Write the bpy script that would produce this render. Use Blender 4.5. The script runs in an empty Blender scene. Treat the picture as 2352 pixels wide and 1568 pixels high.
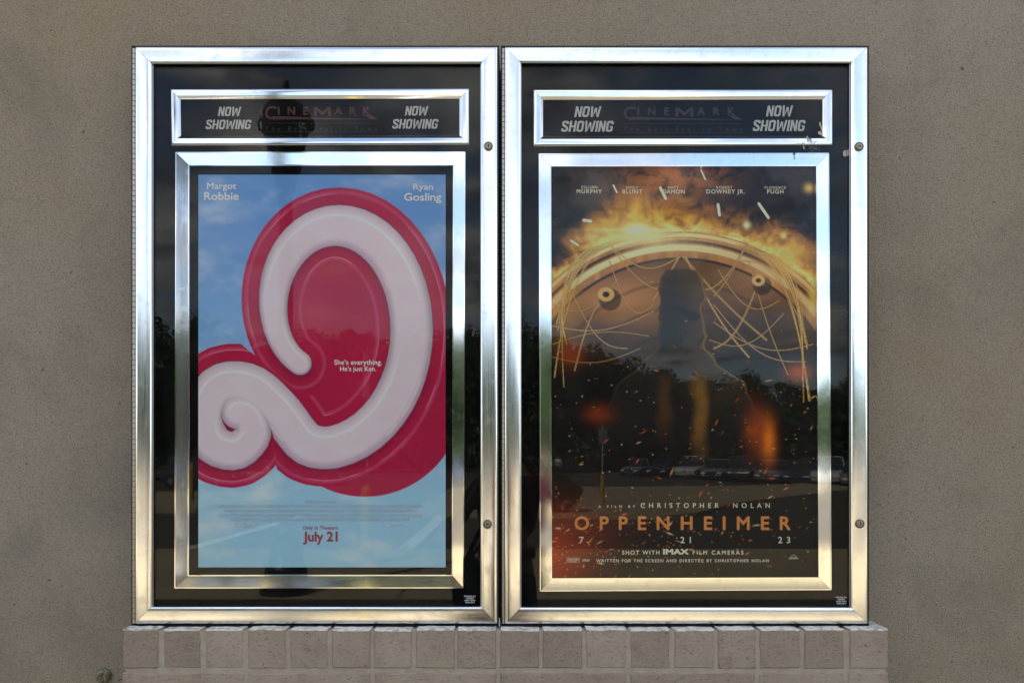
import bpy, math, random
import numpy as np
from mathutils import Vector
R = math.radians
rnd = random.Random(7)
scene = bpy.context.scene
COL = scene.collection

# ------------------------------------------------------------------ camera, sky, sun, exposure
cam = bpy.data.cameras.new('camera'); cam.sensor_width = 36
cam.lens = 36 * 1700 / 2352; cam.shift_y = 261 / 2352
cam.clip_start = 0.02; cam.clip_end = 3000
co = bpy.data.objects.new('camera', cam); COL.objects.link(co)
co.location = (0, -2.0, 1.6); co.rotation_euler = (R(90), 0, 0)
scene.camera = co

SUN_EL, SUN_AZ = R(42), R(-35)          # sun stands behind the building, a little to the left
w = bpy.data.worlds.new('World'); scene.world = w; w.use_nodes = True
nt = w.node_tree; nt.nodes.clear()
def N(t, ty, **kw):
    n = t.nodes.new(ty)
    for k, v in kw.items():
        if k.startswith('i_'): n.inputs[k[2:].replace('_', ' ')].default_value = v
        else: setattr(n, k, v)
    return n
sky = N(nt, 'ShaderNodeTexSky', sky_type='NISHITA', sun_disc=False, sun_elevation=SUN_EL, sun_rotation=SUN_AZ)
tc = N(nt, 'ShaderNodeTexCoord')
sep = N(nt, 'ShaderNodeSeparateXYZ'); nt.links.new(tc.outputs['Generated'], sep.inputs[0])
zz = N(nt, 'ShaderNodeMath', operation='MAXIMUM'); nt.links.new(sep.outputs[2], zz.inputs[0]); zz.inputs[1].default_value = 0.0
za = N(nt, 'ShaderNodeMath', operation='ADD'); nt.links.new(zz.outputs[0], za.inputs[0]); za.inputs[1].default_value = 0.18
dx = N(nt, 'ShaderNodeMath', operation='DIVIDE'); nt.links.new(sep.outputs[0], dx.inputs[0]); nt.links.new(za.outputs[0], dx.inputs[1])
dy = N(nt, 'ShaderNodeMath', operation='DIVIDE'); nt.links.new(sep.outputs[1], dy.inputs[0]); nt.links.new(za.outputs[0], dy.inputs[1])
cmb = N(nt, 'ShaderNodeCombineXYZ'); nt.links.new(dx.outputs[0], cmb.inputs[0]); nt.links.new(dy.outputs[0], cmb.inputs[1])
n1 = N(nt, 'ShaderNodeTexNoise', i_Scale=2.3, i_Detail=9.0, i_Roughness=0.58, i_Distortion=0.35); nt.links.new(cmb.outputs[0], n1.inputs['Vector'])
cr = N(nt, 'ShaderNodeValToRGB'); nt.links.new(n1.outputs['Fac'], cr.inputs[0])
cr.color_ramp.elements[0].position = 0.41; cr.color_ramp.elements[0].color = (0, 0, 0, 1)
cr.color_ramp.elements[1].position = 0.57; cr.color_ramp.elements[1].color = (1, 1, 1, 1)
n2 = N(nt, 'ShaderNodeTexNoise', i_Scale=4.0, i_Detail=6.0, i_Roughness=0.6); nt.links.new(cmb.outputs[0], n2.inputs['Vector'])
cc = N(nt, 'ShaderNodeValToRGB'); nt.links.new(n2.outputs['Fac'], cc.inputs[0])
cc.color_ramp.elements[0].position = 0.40; cc.color_ramp.elements[0].color = (.26, .28, .33, 1)
cc.color_ramp.elements[1].position = 0.62; cc.color_ramp.elements[1].color = (.98, .97, .93, 1)
ccs = N(nt, 'ShaderNodeVectorMath', operation='SCALE'); nt.links.new(cc.outputs[0], ccs.inputs[0]); ccs.inputs['Scale'].default_value = 7.0
mx = N(nt, 'ShaderNodeMix', data_type='RGBA')
nt.links.new(cr.outputs[0], mx.inputs['Factor']); nt.links.new(sky.outputs[0], mx.inputs['A']); nt.links.new(ccs.outputs[0], mx.inputs['B'])
bg = N(nt, 'ShaderNodeBackground'); bg.inputs['Strength'].default_value = 0.1; nt.links.new(mx.outputs['Result'], bg.inputs['Color'])
wo = N(nt, 'ShaderNodeOutputWorld'); nt.links.new(bg.outputs[0], wo.inputs[0])

sl = bpy.data.lights.new('sun', 'SUN'); sl.energy = 4.2; sl.angle = R(0.5); sl.color = (1, .94, .84)
so = bpy.data.objects.new('sun', sl); COL.objects.link(so)
sd = Vector((math.sin(SUN_AZ) * math.cos(SUN_EL), math.cos(SUN_AZ) * math.cos(SUN_EL), math.sin(SUN_EL)))
so.rotation_euler = (-sd).to_track_quat('-Z', 'Y').to_euler(); so.location = (-8, 14, 20)
scene.view_settings.view_transform = 'Standard'; scene.view_settings.look = 'None'
scene.view_settings.gamma = 1; scene.view_settings.use_curve_mapping = False
scene.view_settings.exposure = 1.85
scene.cycles.transparent_max_bounces = 16; scene.cycles.max_bounces = 8

# ------------------------------------------------------------------ helpers
EYE = 1.6
def P(px, py, y=0.0):
    k = (2.0 + y) / 1700
    return ((px - 1176) * k, y, EYE + (1045 - py) * k)

def lin(c):
    c = np.asarray(c, float) / 255
    return np.where(c <= 0.04045, c / 12.92, ((c + 0.055) / 1.055) ** 2.4)

class MB:
    def __init__(s): s.v = []; s.f = []; s.m = []
    def face(s, pts, mi=0):
        b = len(s.v); s.v += [tuple(p) for p in pts]; s.f.append(list(range(b, b + len(pts)))); s.m.append(mi); return s
    def box(s, a, b, mi=0, taper=0.0):
        x0, y0, z0 = a; x1, y1, z1 = b; k = len(s.v)
        s.v += [(x0, y0, z0), (x1, y0, z0), (x1, y1, z0), (x0, y1, z0), (x0, y0, z1), (x1, y0, z1), (x1, y1, z1), (x0, y1, z1)]
        for f in ((0, 3, 2, 1), (4, 5, 6, 7), (0, 1, 5, 4), (1, 2, 6, 5), (2, 3, 7, 6), (3, 0, 4, 7)):
            s.f.append([k + i for i in f]); s.m.append(mi)
        return s
    def lathe(s, prof, c=(0, 0, 0), n=20, axis='z', mi=0):
        k = len(s.v)
        for r, h in prof:
            for i in range(n):
                a = 2 * math.pi * i / n; u, v = r * math.cos(a), r * math.sin(a)
                if axis == 'z': s.v.append((c[0] + u, c[1] + v, c[2] + h))
                elif axis == 'y': s.v.append((c[0] + u, c[1] - h, c[2] + v))
                else: s.v.append((c[0] + h, c[1] + u, c[2] + v))
        for j in range(len(prof) - 1):
            for i in range(n):
                s.f.append([k + j * n + i, k + j * n + (i + 1) % n, k + (j + 1) * n + (i + 1) % n, k + (j + 1) * n + i]); s.m.append(mi)
        s.f.append([k + i for i in range(n)][::-1]); s.m.append(mi)
        s.f.append([k + (len(prof) - 1) * n + i for i in range(n)]); s.m.append(mi)
        return s
    def tube(s, pts, r, n=8, mi=0):
        pts = [Vector(p) for p in pts]; k = len(s.v)
        rr = r if isinstance(r, (list, tuple)) else [r] * len(pts)
        for j, p in enumerate(pts):
            d = (pts[min(j + 1, len(pts) - 1)] - pts[max(j - 1, 0)]).normalized()
            up = Vector((0, 0, 1)) if abs(d.z) < .9 else Vector((1, 0, 0))
            a = d.cross(up).normalized(); b = d.cross(a)
            for i in range(n):
                t = 2 * math.pi * i / n; s.v.append(tuple(p + (a * math.cos(t) + b * math.sin(t)) * rr[j]))
        for j in range(len(pts) - 1):
            for i in range(n):
                s.f.append([k + j * n + i, k + j * n + (i + 1) % n, k + (j + 1) * n + (i + 1) % n, k + (j + 1) * n + i]); s.m.append(mi)
        s.f.append([k + i for i in range(n)]); s.m.append(mi); s.f.append([k + (len(pts) - 1) * n + i for i in range(n)][::-1]); s.m.append(mi)
        return s

def wloc(o):
    v = Vector((0, 0, 0))
    while o: v += o.location; o = o.parent
    return v
def link(name, me, mats, parent=None):
    o = bpy.data.objects.new(name, me); COL.objects.link(o)
    if mats and len(me.materials) == 0:
        for m in (mats if isinstance(mats, (list, tuple)) else [mats]): me.materials.append(m)
    if parent: o.parent = parent
    return o
def part(name, mb, mat, parent=None, smooth=None, bevel=0, org=None):
    """world-space geometry -> one mesh object whose origin is its parent's (or org)"""
    g = wloc(parent) if parent else Vector(org or (0, 0, 0))
    me = bpy.data.meshes.new(name)
    me.from_pydata([(v[0] - g.x, v[1] - g.y, v[2] - g.z) for v in mb.v], [], mb.f)
    me.polygons.foreach_set('material_index', mb.m)
    me.validate(); me.update()
    if smooth is not None:
        me.polygons.foreach_set('use_smooth', [True] * len(me.polygons)); me.set_sharp_from_angle(angle=R(smooth))
    o = link(name, me, mat, parent)
    if org and not parent: o.location = org
    return o
def root(name, loc, label, cat, group=None):
    o = bpy.data.objects.new(name, None); COL.objects.link(o); o.location = loc; o.empty_display_size = .1
    o['label'] = label; o['category'] = cat
    if group: o['group'] = group
    return o
def tag(o, label, cat, group=None):
    o['label'] = label; o['category'] = cat
    if group: o['group'] = group
    return o
def struct(o): o['kind'] = 'structure'; return o
def copy_tree(o, parent=None):
    c = o.copy(); COL.objects.link(c)
    if parent: c.parent = parent
    for ch in list(o.children): copy_tree(ch, c)
    return c

# ------------------------------------------------------------------ materials
def mat(name, base=(.5, .5, .5), rough=.6, metal=0., spec=.5, emit=None):
    m = bpy.data.materials.new(name); m.use_nodes = True
    b = m.node_tree.nodes['Principled BSDF']
    b.inputs['Base Color'].default_value = (*base, 1); b.inputs['Roughness'].default_value = rough
    b.inputs['Metallic'].default_value = metal; b.inputs['Specular IOR Level'].default_value = spec
    return m
def noise(m, scale, detail=4, rough=.6, vec=None, dist=0.):
    t = m.node_tree; n = N(t, 'ShaderNodeTexNoise', i_Scale=float(scale), i_Detail=float(detail), i_Roughness=float(rough), i_Distortion=float(dist))
    if vec is None:
        g = N(t, 'ShaderNodeNewGeometry'); vec = g.outputs['Position']
    t.links.new(vec, n.inputs['Vector']); return n.outputs['Fac']
def ramp(m, fac, stops):
    t = m.node_tree; c = N(t, 'ShaderNodeValToRGB'); t.links.new(fac, c.inputs[0])
    e = c.color_ramp.elements
    while len(e) < len(stops): e.new(0.5)
    for i, (p, col) in enumerate(stops):
        e[i].position = p; e[i].color = (*col, 1) if not isinstance(col, (int, float)) else (col, col, col, 1)
    return c.outputs[0]
def mix(m, fac, a, b, blend='MIX'):
    t = m.node_tree; n = N(t, 'ShaderNodeMix', data_type='RGBA', blend_type=blend)
    if isinstance(fac, (int, float)): n.inputs['Factor'].default_value = fac
    else: t.links.new(fac, n.inputs['Factor'])
    for k, v in (('A', a), ('B', b)):
        if isinstance(v, tuple): n.inputs[k].default_value = (*v, 1)
        else: t.links.new(v, n.inputs[k])
    return n.outputs['Result']
def setin(m, name, sock): m.node_tree.links.new(sock, m.node_tree.nodes['Principled BSDF'].inputs[name])
def bump(m, height, strength, dist, normal=None):
    t = m.node_tree; b = N(t, 'ShaderNodeBump'); b.inputs['Strength'].default_value = strength; b.inputs['Distance'].default_value = dist
    t.links.new(height, b.inputs['Height'])
    if normal: t.links.new(normal, b.inputs['Normal'])
    return b.outputs[0]

def stucco():
    m = mat('sand_stucco', rough=.95, spec=.15)
    fine = noise(m, 260, 3, .65); grit = noise(m, 420, 2, .5); big = noise(m, .9, 4, .55); mid = noise(m, 7, 5, .6)
    stain = noise(m, 2.6, 7, .62, dist=.6); t = m.node_tree
    g = N(t, 'ShaderNodeNewGeometry'); mp = N(t, 'ShaderNodeMapping'); mp.inputs['Scale'].default_value = (9, 9, .9); t.links.new(g.outputs['Position'], mp.inputs['Vector'])
    drip = noise(m, 1, 5, .6, mp.outputs[0])
    base = ramp(m, big, [(.32, (.305, .250, .178)), (.50, (.312, .267, .210)), (.70, (.330, .290, .240))])
    base = mix(m, ramp(m, stain, [(.50, 0.), (.72, .5)]), base, (.190, .168, .140))
    base = mix(m, ramp(m, mid, [(.45, 0.0), (.8, .35)]), base, (.35, .30, .245))
    base = mix(m, ramp(m, drip, [(.56, 0.), (.80, .35)]), base, (.22, .185, .145))
    specks = ramp(m, grit, [(.32, (.35, .33, .31)), (.43, (1, 1, 1))])
    base = mix(m, .8, base, specks, 'MULTIPLY')
    rare = ramp(m, noise(m, 60, 3, .5), [(.715, 0.), (.75, .8)]); base = mix(m, rare, base, (.07, .055, .04))
    shade = ramp(m, fine, [(.30, (.66, .65, .63)), (.55, (1, 1, 1)), (.75, (1.15, 1.15, 1.15))])
    base = mix(m, .85, base, shade, 'MULTIPLY')
    setin(m, 'Base Color', base); setin(m, 'Normal', bump(m, mid, .25, .01, bump(m, fine, 1., .0035))); return m
def brickmat():
    m = mat('painted_brick', rough=.8, spec=.25)
    t = m.node_tree; oi = N(t, 'ShaderNodeObjectInfo'); g = N(t, 'ShaderNodeNewGeometry')
    mp = N(t, 'ShaderNodeMapping'); mp.inputs['Scale'].default_value = (1, 1, 1.9); t.links.new(g.outputs['Position'], mp.inputs['Vector'])
    pit = noise(m, 165, 3, .6, mp.outputs[0], .6); lump = noise(m, 60, 4, .6, mp.outputs[0]); big = noise(m, 9, 3)
    h = ramp(m, pit, [(.30, 0.), (.42, .8), (.7, 1.)])
    base = ramp(m, big, [(.3, (.300, .235, .180)), (.7, (.365, .302, .242))])
    base = mix(m, ramp(m, oi.outputs['Random'], [(0., 0.), (1., .7)]), base, (.235, .185, .142))
    base = mix(m, ramp(m, noise(m, 16, 5, .65), [(.55, 0.), (.75, .55)]), base, (.17, .125, .085))
    base = mix(m, ramp(m, pit, [(.29, .9), (.35, 0.)]), base, (.04, .03, .022))
    base = mix(m, ramp(m, lump, [(.55, 0.), (.75, .3)]), base, (.37, .325, .285))
    setin(m, 'Base Color', base)
    setin(m, 'Normal', bump(m, lump, .5, .004, bump(m, h, .8, .002))); return m
def skylit_mat():
    m = mat('skylit_brick_top', rough=.85, spec=.2)  # paler than the brick: overhead sky light put into the colour
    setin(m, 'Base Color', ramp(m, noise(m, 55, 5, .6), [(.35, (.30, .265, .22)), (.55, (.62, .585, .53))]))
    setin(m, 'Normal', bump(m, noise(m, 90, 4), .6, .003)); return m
def mortarmat():
    m = mat('painted_mortar', rough=.85, spec=.2)
    setin(m, 'Base Color', ramp(m, noise(m, 40, 4), [(.3, (.31, .255, .20)), (.7, (.39, .335, .27))]))
    setin(m, 'Normal', bump(m, noise(m, 120, 3), .5, .0015)); return m
def alu(name, rough, tint=(.90, .91, .93), streak='z'):
    m = mat(name, tint, rough, 1.0)
    t = m.node_tree; g = N(t, 'ShaderNodeNewGeometry'); mp = N(t, 'ShaderNodeMapping')
    mp.inputs['Scale'].default_value = {'z': (900, 900, 6), 'x': (6, 900, 900)}[streak]; t.links.new(g.outputs['Position'], mp.inputs['Vector'])
    s = noise(m, 1, 3, .6, mp.outputs[0]); blot = noise(m, 26, 5, .7); spk = noise(m, 240, 2, .5)
    r1 = ramp(m, s, [(.3, rough * .75), (.7, rough * 1.3)])
    r2 = mix(m, ramp(m, blot, [(.52, 0.), (.78, .35)]), r1, (min(1, rough + .2),) * 3)
    setin(m, 'Roughness', r2)
    col = mix(m, ramp(m, blot, [(.50, 0.), (.70, .55)]), tint, tuple(c * .74 for c in tint))
    col = mix(m, ramp(m, spk, [(.70, 0.), (.76, .45)]), col, (.45, .44, .42))
    setin(m, 'Base Color', col)
    setin(m, 'Normal', bump(m, s, .05, .00012)); return m
def glassmat():
    m = bpy.data.materials.new('tempered_glass'); m.use_nodes = True; t = m.node_tree; t.nodes.clear()
    fr = N(t, 'ShaderNodeFresnel'); fr.inputs['IOR'].default_value = 1.265
    tr = N(t, 'ShaderNodeBsdfTransparent'); tr.inputs[0].default_value = (.985, .99, .985, 1)
    gl = N(t, 'ShaderNodeBsdfGlossy'); gl.inputs['Roughness'].default_value = 0.0
    g = N(t, 'ShaderNodeNewGeometry')
    mxs = N(t, 'ShaderNodeMixShader'); t.links.new(fr.outputs[0], mxs.inputs[0]); t.links.new(tr.outputs[0], mxs.inputs[1]); t.links.new(gl.outputs[0], mxs.inputs[2])
    # dust film: a little diffuse dirt lying on the pane
    df = N(t, 'ShaderNodeBsdfDiffuse'); df.inputs[0].default_value = (.6, .58, .54, 1)
    dn = N(t, 'ShaderNodeTexNoise', i_Scale=9.0, i_Detail=6.0, i_Roughness=.65); t.links.new(g.outputs['Position'], dn.inputs['Vector'])
    dr = N(t, 'ShaderNodeMapRange'); dr.inputs['From Min'].default_value = .4; dr.inputs['From Max'].default_value = .9; dr.inputs['To Min'].default_value = .0004; dr.inputs['To Max'].default_value = .006
    t.links.new(dn.outputs[0], dr.inputs['Value'])
    m2 = N(t, 'ShaderNodeMixShader'); t.links.new(dr.outputs[0], m2.inputs[0]); t.links.new(mxs.outputs[0], m2.inputs[1]); t.links.new(df.outputs[0], m2.inputs[2])
    o = N(t, 'ShaderNodeOutputMaterial'); t.links.new(m2.outputs[0], o.inputs[0]); return m

M = dict(
    stucco=stucco(), brick=brickmat(), mortar=mortarmat(), lit_top=skylit_mat(),
    alu_z=alu('satin_aluminium_upright', .15), alu_x=alu('satin_aluminium_level', .15, streak='x'),
    alu_pz=alu('bright_aluminium_upright', .07), alu_px=alu('bright_aluminium_level', .07, streak='x'),
    glass=glassmat(), black=mat('black_case_paint', (.006, .006, .007), .5, 0, .3), felt=mat('black_backing', (.006, .006, .006), .9, 0, .05),
    hinge=mat('hinge_steel', (.44, .40, .35), .4, 1.), bead=mat('glazing_bead', (.55, .56, .57), .35, 1.),
    lock=mat('lock_brass', (.20, .175, .12), .38, .9), lock_face=mat('lock_face', (.30, .27, .20), .42, .8), hole=mat('keyhole_dark', (.004, .004, .004), .6),
    now=mat('grey_sign_print', (.56, .56, .54), .6), red=mat('faded_red_print', (.075, .010, .009), .6), dim=mat('faint_sign_print', (.020, .012, .011), .6),
    white=mat('white_print', (.88, .87, .85), .6), pale=mat('pale_blue_print', (.56, .61, .68), .6), crimson=mat('crimson_print', (.42, .035, .07), .6),
    orange=mat('orange_print', (.80, .27, .045), .6), cream=mat('cream_print', (.80, .75, .55), .6), stamp=mat('white_etch', (.62, .64, .66), .8),
    tape=mat('dried_tape', (.45, .40, .30), .9), film=mat('adhesive_film', (.42, .42, .40), .9),
    iron=mat('black_iron', (.012, .012, .013), .4, 0, .5), lens=mat('lamp_lens', (.5, .48, .40), .4),
    yellow=mat('yellow_paint', (.40, .28, .03), .5), steel=mat('galvanised_steel', (.45, .46, .47), .45, .8),
    conc=None)
m = mat('concrete_paving', rough=.85, spec=.2)
setin(m, 'Base Color', ramp(m, noise(m, .6, 6), [(.3, (.34, .272, .160)), (.7, (.43, .352, .220))])); M['conc'] = m
m = mat('asphalt', rough=.9, spec=.2)
setin(m, 'Base Color', ramp(m, noise(m, .35, 6), [(.3, (.080, .070, .054)), (.7, (.115, .102, .080))])); M['asphalt'] = m
m = mat('dry_earth', rough=.95, spec=.1)
setin(m, 'Base Color', ramp(m, noise(m, .2, 6), [(.3, (.06, .075, .03)), (.7, (.10, .12, .05))])); M['earth'] = m
M['line'] = mat('white_road_paint', (.72, .70, .64), .7)
def leafmat(name, a, b):
    m = mat(name, rough=.6, spec=.25)
    t = m.node_tree; g = N(t, 'ShaderNodeNewGeometry')
    setin(m, 'Base Color', ramp(m, g.outputs['Random Per Island'], [(0., a), (1., b)])); return m
M['leaf'] = leafmat('tree_leaves', (.018, .035, .010), (.05, .085, .022)); M['bush'] = leafmat('bush_leaves', (.02, .04, .012), (.05, .08, .02))
M['bark'] = mat('bark', (.08, .06, .045), .9)

# ------------------------------------------------------------------ ground, road, building
GY = .12     # plane of the wall face
struct(part('ground', MB().face([(-700, 400, -.16), (700, 400, -.16), (700, -900, -.16), (-700, -900, -.16)][::-1]), M['earth']))
mb = MB(); x = -18.0
while x < 20:
    y = GY - .02
    while y > -10.4:
        y1 = max(y - 1.52, -10.45)
        mb.box((x + .006, y1 + .006, -.15), (x + 1.506, y - .006, rnd.uniform(-.0015, .0015)))
        y = y1 if y1 > -10.44 else -11
    x += 1.52
struct(part('pavement', mb, M['conc']))
struct(part('kerb', MB().box((-18, -10.62, -.158), (20, -10.455, .004)), M['conc']))
struct(part('road', MB().face([(-80, -10.62, -.15), (80, -10.62, -.15), (80, -90, -.15), (-80, -90, -.15)][::-1]), M['asphalt']))
# island with kerb and pavement across the road
mb = MB(); isl = [(-3.0, -19.2), (1.0, -18.4), (4.1, -17.9), (5.2, -18.8), (7.5, -23), (15, -32), (30, -46), (48, -60), (50, -63), (28, -49), (12, -37), (4, -36), (-3, -36)]
k = len(isl)
mb.face([(x, y, -.01) for x, y in isl][::-1]); 
for i in range(k):
    a, b = isl[i], isl[(i + 1) % k]; mb.face([(*a, -.148), (*b, -.148), (*b, -.01), (*a, -.01)])
struct(part('traffic_island', mb, M['conc']))
mb = MB().box((-40, -31, -.148), (-9.5, -20.2, -.012)); struct(part('far_pavement', mb, M['conc']))
mb = MB()
for x in (-6.2, -2.15):
    mb.face([(x, -10.9, -.146), (x + .3, -10.9, -.146), (x + .3, -19.4, -.146), (x, -19.4, -.146)][::-1])
for i in range(12):
    x = 9 + i * 2.75; mb.face([(x, -39 - i * .8, -.146), (x + .1, -39 - i * .8, -.146), (x + 1.6, -44 - i * .8, -.146), (x + 1.5, -44 - i * .8, -.146)][::-1])
struct(part('road_marking', mb, M['line']))

b = root('cinema_building', (0, GY, 0), 'beige sand-textured stucco wall of the cinema behind both poster cases', 'building')
part('wall', MB().box((-11, GY, -.14), (17, 14, 6.75)), M['stucco'], b)
part('coping', MB().box((-11.06, GY - .06, 6.753), (17.06, 14.06, 6.9)), mat('coping_metal', (.25, .22, .18), .5), b)

# ------------------------------------------------------------------ brick ledge
LY = -.04
ztop = P(0, 1445, LY)[2]
lg = root('brick_ledge', (0, 0, 0), 'painted tan brick ledge jutting from the wall under both poster cases', 'ledge')
zj1, zj0 = P(0, 1534, LY)[2], P(0, 1545, LY)[2]
mb = MB().box((P(287, 0, LY)[0], LY + .0030, .0), (P(2036, 0, LY)[0], GY - .001, ztop - .004)); part('mortar', mb, M['mortar'], lg)
def brick(x0, x1, z0, z1, y0=LY, lit_top=False):
    me = MB(); j = lambda a=.0012: rnd.uniform(-a, a); bv = .0035
    y0 = y0 + j(.0015)
    xs = [x0 + j(), x1 + j()]; zs = [z0 + j(), z1 + j()]
    n = 7; outline = []
    def pt(fx, fz): return (xs[0] + (xs[1] - xs[0]) * fx, zs[0] + (zs[1] - zs[0]) * fz)
    for i in range(n): outline.append((*pt(i / n, 0), 0, 1))
    for i in range(n): outline.append((*pt(1, i / n), -1, 0))
    for i in range(n): outline.append((*pt(1 - i / n, 1), 0, -1))
    for i in range(n): outline.append((*pt(0, 1 - i / n), 1, 0))
    m = len(outline); jit = [(j(.0011), j(.0011)) for _ in range(m)]
    back = [(a + q[0], y0 + .13, c + q[1]) for (a, c, _, _), q in zip(outline, jit)]
    mid = [(a + q[0], y0 + bv + j(.0008), c + q[1]) for (a, c, _, _), q in zip(outline, jit)]
    cx, cz = (xs[0] + xs[1]) / 2, (zs[0] + zs[1]) / 2
    fr = []
    for (a, c, _, _), q in zip(outline, jit):
        dx, dz = cx - a, cz - c; fr.append((a + q[0] + math.copysign(min(abs(dx), bv), dx) * .8, y0 + j(.0004), c + q[1] + math.copysign(min(abs(dz), bv), dz) * .8))
    me.v = back + mid + fr
    for i in range(m):
        k = (i + 1) % m
        me.f.append([i, k, m + k, m + i]); me.f.append([m + i, m + k, 2 * m + k, 2 * m + i])
    me.f.append([2 * m + i for i in range(m)]); me.m = [0] * len(me.f)
    if lit_top:
        for i in range(2 * n, 3 * n): me.m[2 * i] = 1; me.m[2 * i + 1] = 1  # top faces take the paler slot, painted as if lit from the sky
    return me
row1 = [281, 362, 376, 460, 471, 558, 568, 656, 666, 754, 764, 851, 860, 945, 955, 1043, 1050, 1139, 1149, 1239, 1247, 1336, 1346, 1438, 1448, 1538, 1550, 1640, 1650, 1737, 1747, 1837, 1848, 1939, 1952, 2040]
for i in range(0, len(row1), 2):
    part('brick', brick(P(row1[i], 0, LY)[0], P(row1[i + 1], 0, LY)[0], zj1, ztop, lit_top=True), [M['brick'], M['lit_top']], lg, smooth=35)
row2 = [281, 559, 569, 852, 861, 1141, 1150, 1438, 1448, 1735, 1745, 1938, 1949, 2041]
h2 = ztop - zj1
for i in range(0, len(row2), 2):
    part('brick', brick(P(row2[i], 0, LY)[0], P(row2[i + 1], 0, LY)[0], zj0 - h2, zj0), M['brick'], lg, smooth=35)
mb = MB(); z = zj0 - h2 - .012; odd = 0     # courses below the picture's lower edge
while z - h2 > 0:
    for i in range(0, len(row1) - (0 if odd else 2), 6):
        a = row1[i]; c = row1[min(i + 5, len(row1) - 1)]
        q = brick(P(a, 0, LY)[0], P(c, 0, LY)[0], z - h2, z); k = len(mb.v); mb.v += q.v; mb.f += [[k + t for t in f] for f in q.f]; mb.m += q.m
    z -= h2 + .012; odd = 1 - odd
o = part('lower_brick_courses', mb, M['brick'], lg); o['kind'] = 'stuff'

# ------------------------------------------------------------------ text
def font_mesh(s, offset=0., shear=0., sp=1.):
    c = bpy.data.curves.new('tmp', 'FONT'); c.body = s; c.offset = offset; c.shear = shear; c.space_character = sp; c.resolution_u = 4
    o = bpy.data.objects.new('tmp', c); COL.objects.link(o); bpy.context.view_layer.update()
    me = bpy.data.meshes.new_from_object(o.evaluated_get(bpy.context.evaluated_depsgraph_get()))
    bpy.data.objects.remove(o); bpy.data.curves.remove(c)
    v = np.empty(len(me.vertices) * 3, np.float32); me.vertices.foreach_get('co', v); return me, v.reshape(-1, 3)
_h = font_mesh('H'); HCAP = float(_h[1][:, 1].max()); bpy.data.meshes.remove(_h[0])
def text(s, x0, x1, ytop, ybase, yp, m, parent, offset=.008, shear=0., track=False, name='lettering'):
    """offset thickens the strokes by overprinting slightly shifted copies of each glyph"""
    sp = 1.; cap = ybase - ytop; dpx = max(0, offset) * cap / HCAP; x0 += dpx; x1 -= dpx; ytop += dpx; ybase -= dpx; cap -= 2 * dpx
    if track and len(s) > 1:
        ws = []
        for t in (1., 2.):
            me, v = font_mesh(s, 0, shear, t); ws.append(float(np.ptp(v[:, 0])) * cap / HCAP); bpy.data.meshes.remove(me)
        sp = 1 + (x1 - x0 - ws[0]) / (ws[1] - ws[0])
    me, v = font_mesh(s, 0, shear, sp)
    a, c = v[:, 0].min(), v[:, 0].max(); k = (2 + yp) / 1700
    X = ((x0 + (v[:, 0] - a) / (c - a) * (x1 - x0)) - 1176) * k
    Z = EYE + (1045 - (ybase - v[:, 1] / HCAP * cap)) * k
    out = np.stack([X, np.full_like(X, yp), Z], 1); faces = [tuple(p_.vertices) for p_ in me.polygons]; bpy.data.meshes.remove(me)
    par = list(range(len(out)))
    def find(i):
        while par[i] != i: par[i] = par[par[i]]; i = par[i]
        return i
    if cap > 9.5 and m is not M['stamp'] and (s.isupper() or s in ('7', '21', '23')):
        for f in faces:
            for q in f[1:]: par[find(q)] = find(f[0])
        gr = {}
        for f in faces: gr.setdefault(find(f[0]), []).append(f)
        groups, nm = list(gr.values()), 'letter'
    else: groups, nm = [faces], name
    d = dpx * k; sh = [(0, 0)] + ([(d * math.cos(t * .785), d * math.sin(t * .785)) for t in range(8)] if dpx > .02 else [])
    for fs in groups:
        ids = sorted({q for f in fs for q in f}); ix = {q: i for i, q in enumerate(ids)}; mb = MB(); P0 = out[ids]
        for j, (ax, az) in enumerate(sh):
            b0 = len(mb.v); mb.v += [(p[0] + ax, p[1] - j * .00002, p[2] + az) for p in P0.tolist()]
            mb.f += [[b0 + ix[q] for q in f] for f in fs]; mb.m += [0] * len(fs)
        part(nm, mb, m, parent)
def flat(name, polys, yp, m, parent):
    mb = MB()
    for q in polys: mb.face([P(x, y, yp) for x, y in q][::-1])
    return part(name, mb, m, parent)
# condensed heavy capitals drawn as outlines on a 0..1 x 0..1 cell, t = stem
def arc(cx, cy, rx, ry, a0, a1, n=6): return [(cx + rx * math.cos(R(a0 + (a1 - a0) * i / n)), cy + ry * math.sin(R(a0 + (a1 - a0) * i / n))) for i in range(n + 1)]
def ribbon(path, hw):
    quads = []; n = len(path); nor = []
    for i in range(n):
        a = Vector(path[max(i - 1, 0)]); c = Vector(path[min(i + 1, n - 1)]); d = (c - a).normalized(); p = Vector((-d.y, d.x))
        s = 1.
        if 0 < i < n - 1:
            d1 = (Vector(path[i]) - a).normalized(); cs = max(.5, abs(d.dot(d1))); s = 1 / cs
        nor.append(p * hw * s)
    for i in range(n - 1):
        a, c = Vector(path[i]), Vector(path[i + 1])
        quads.append([tuple(a + nor[i]), tuple(c + nor[i + 1]), tuple(c - nor[i + 1]), tuple(a - nor[i])])
    return quads
T = .185
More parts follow.
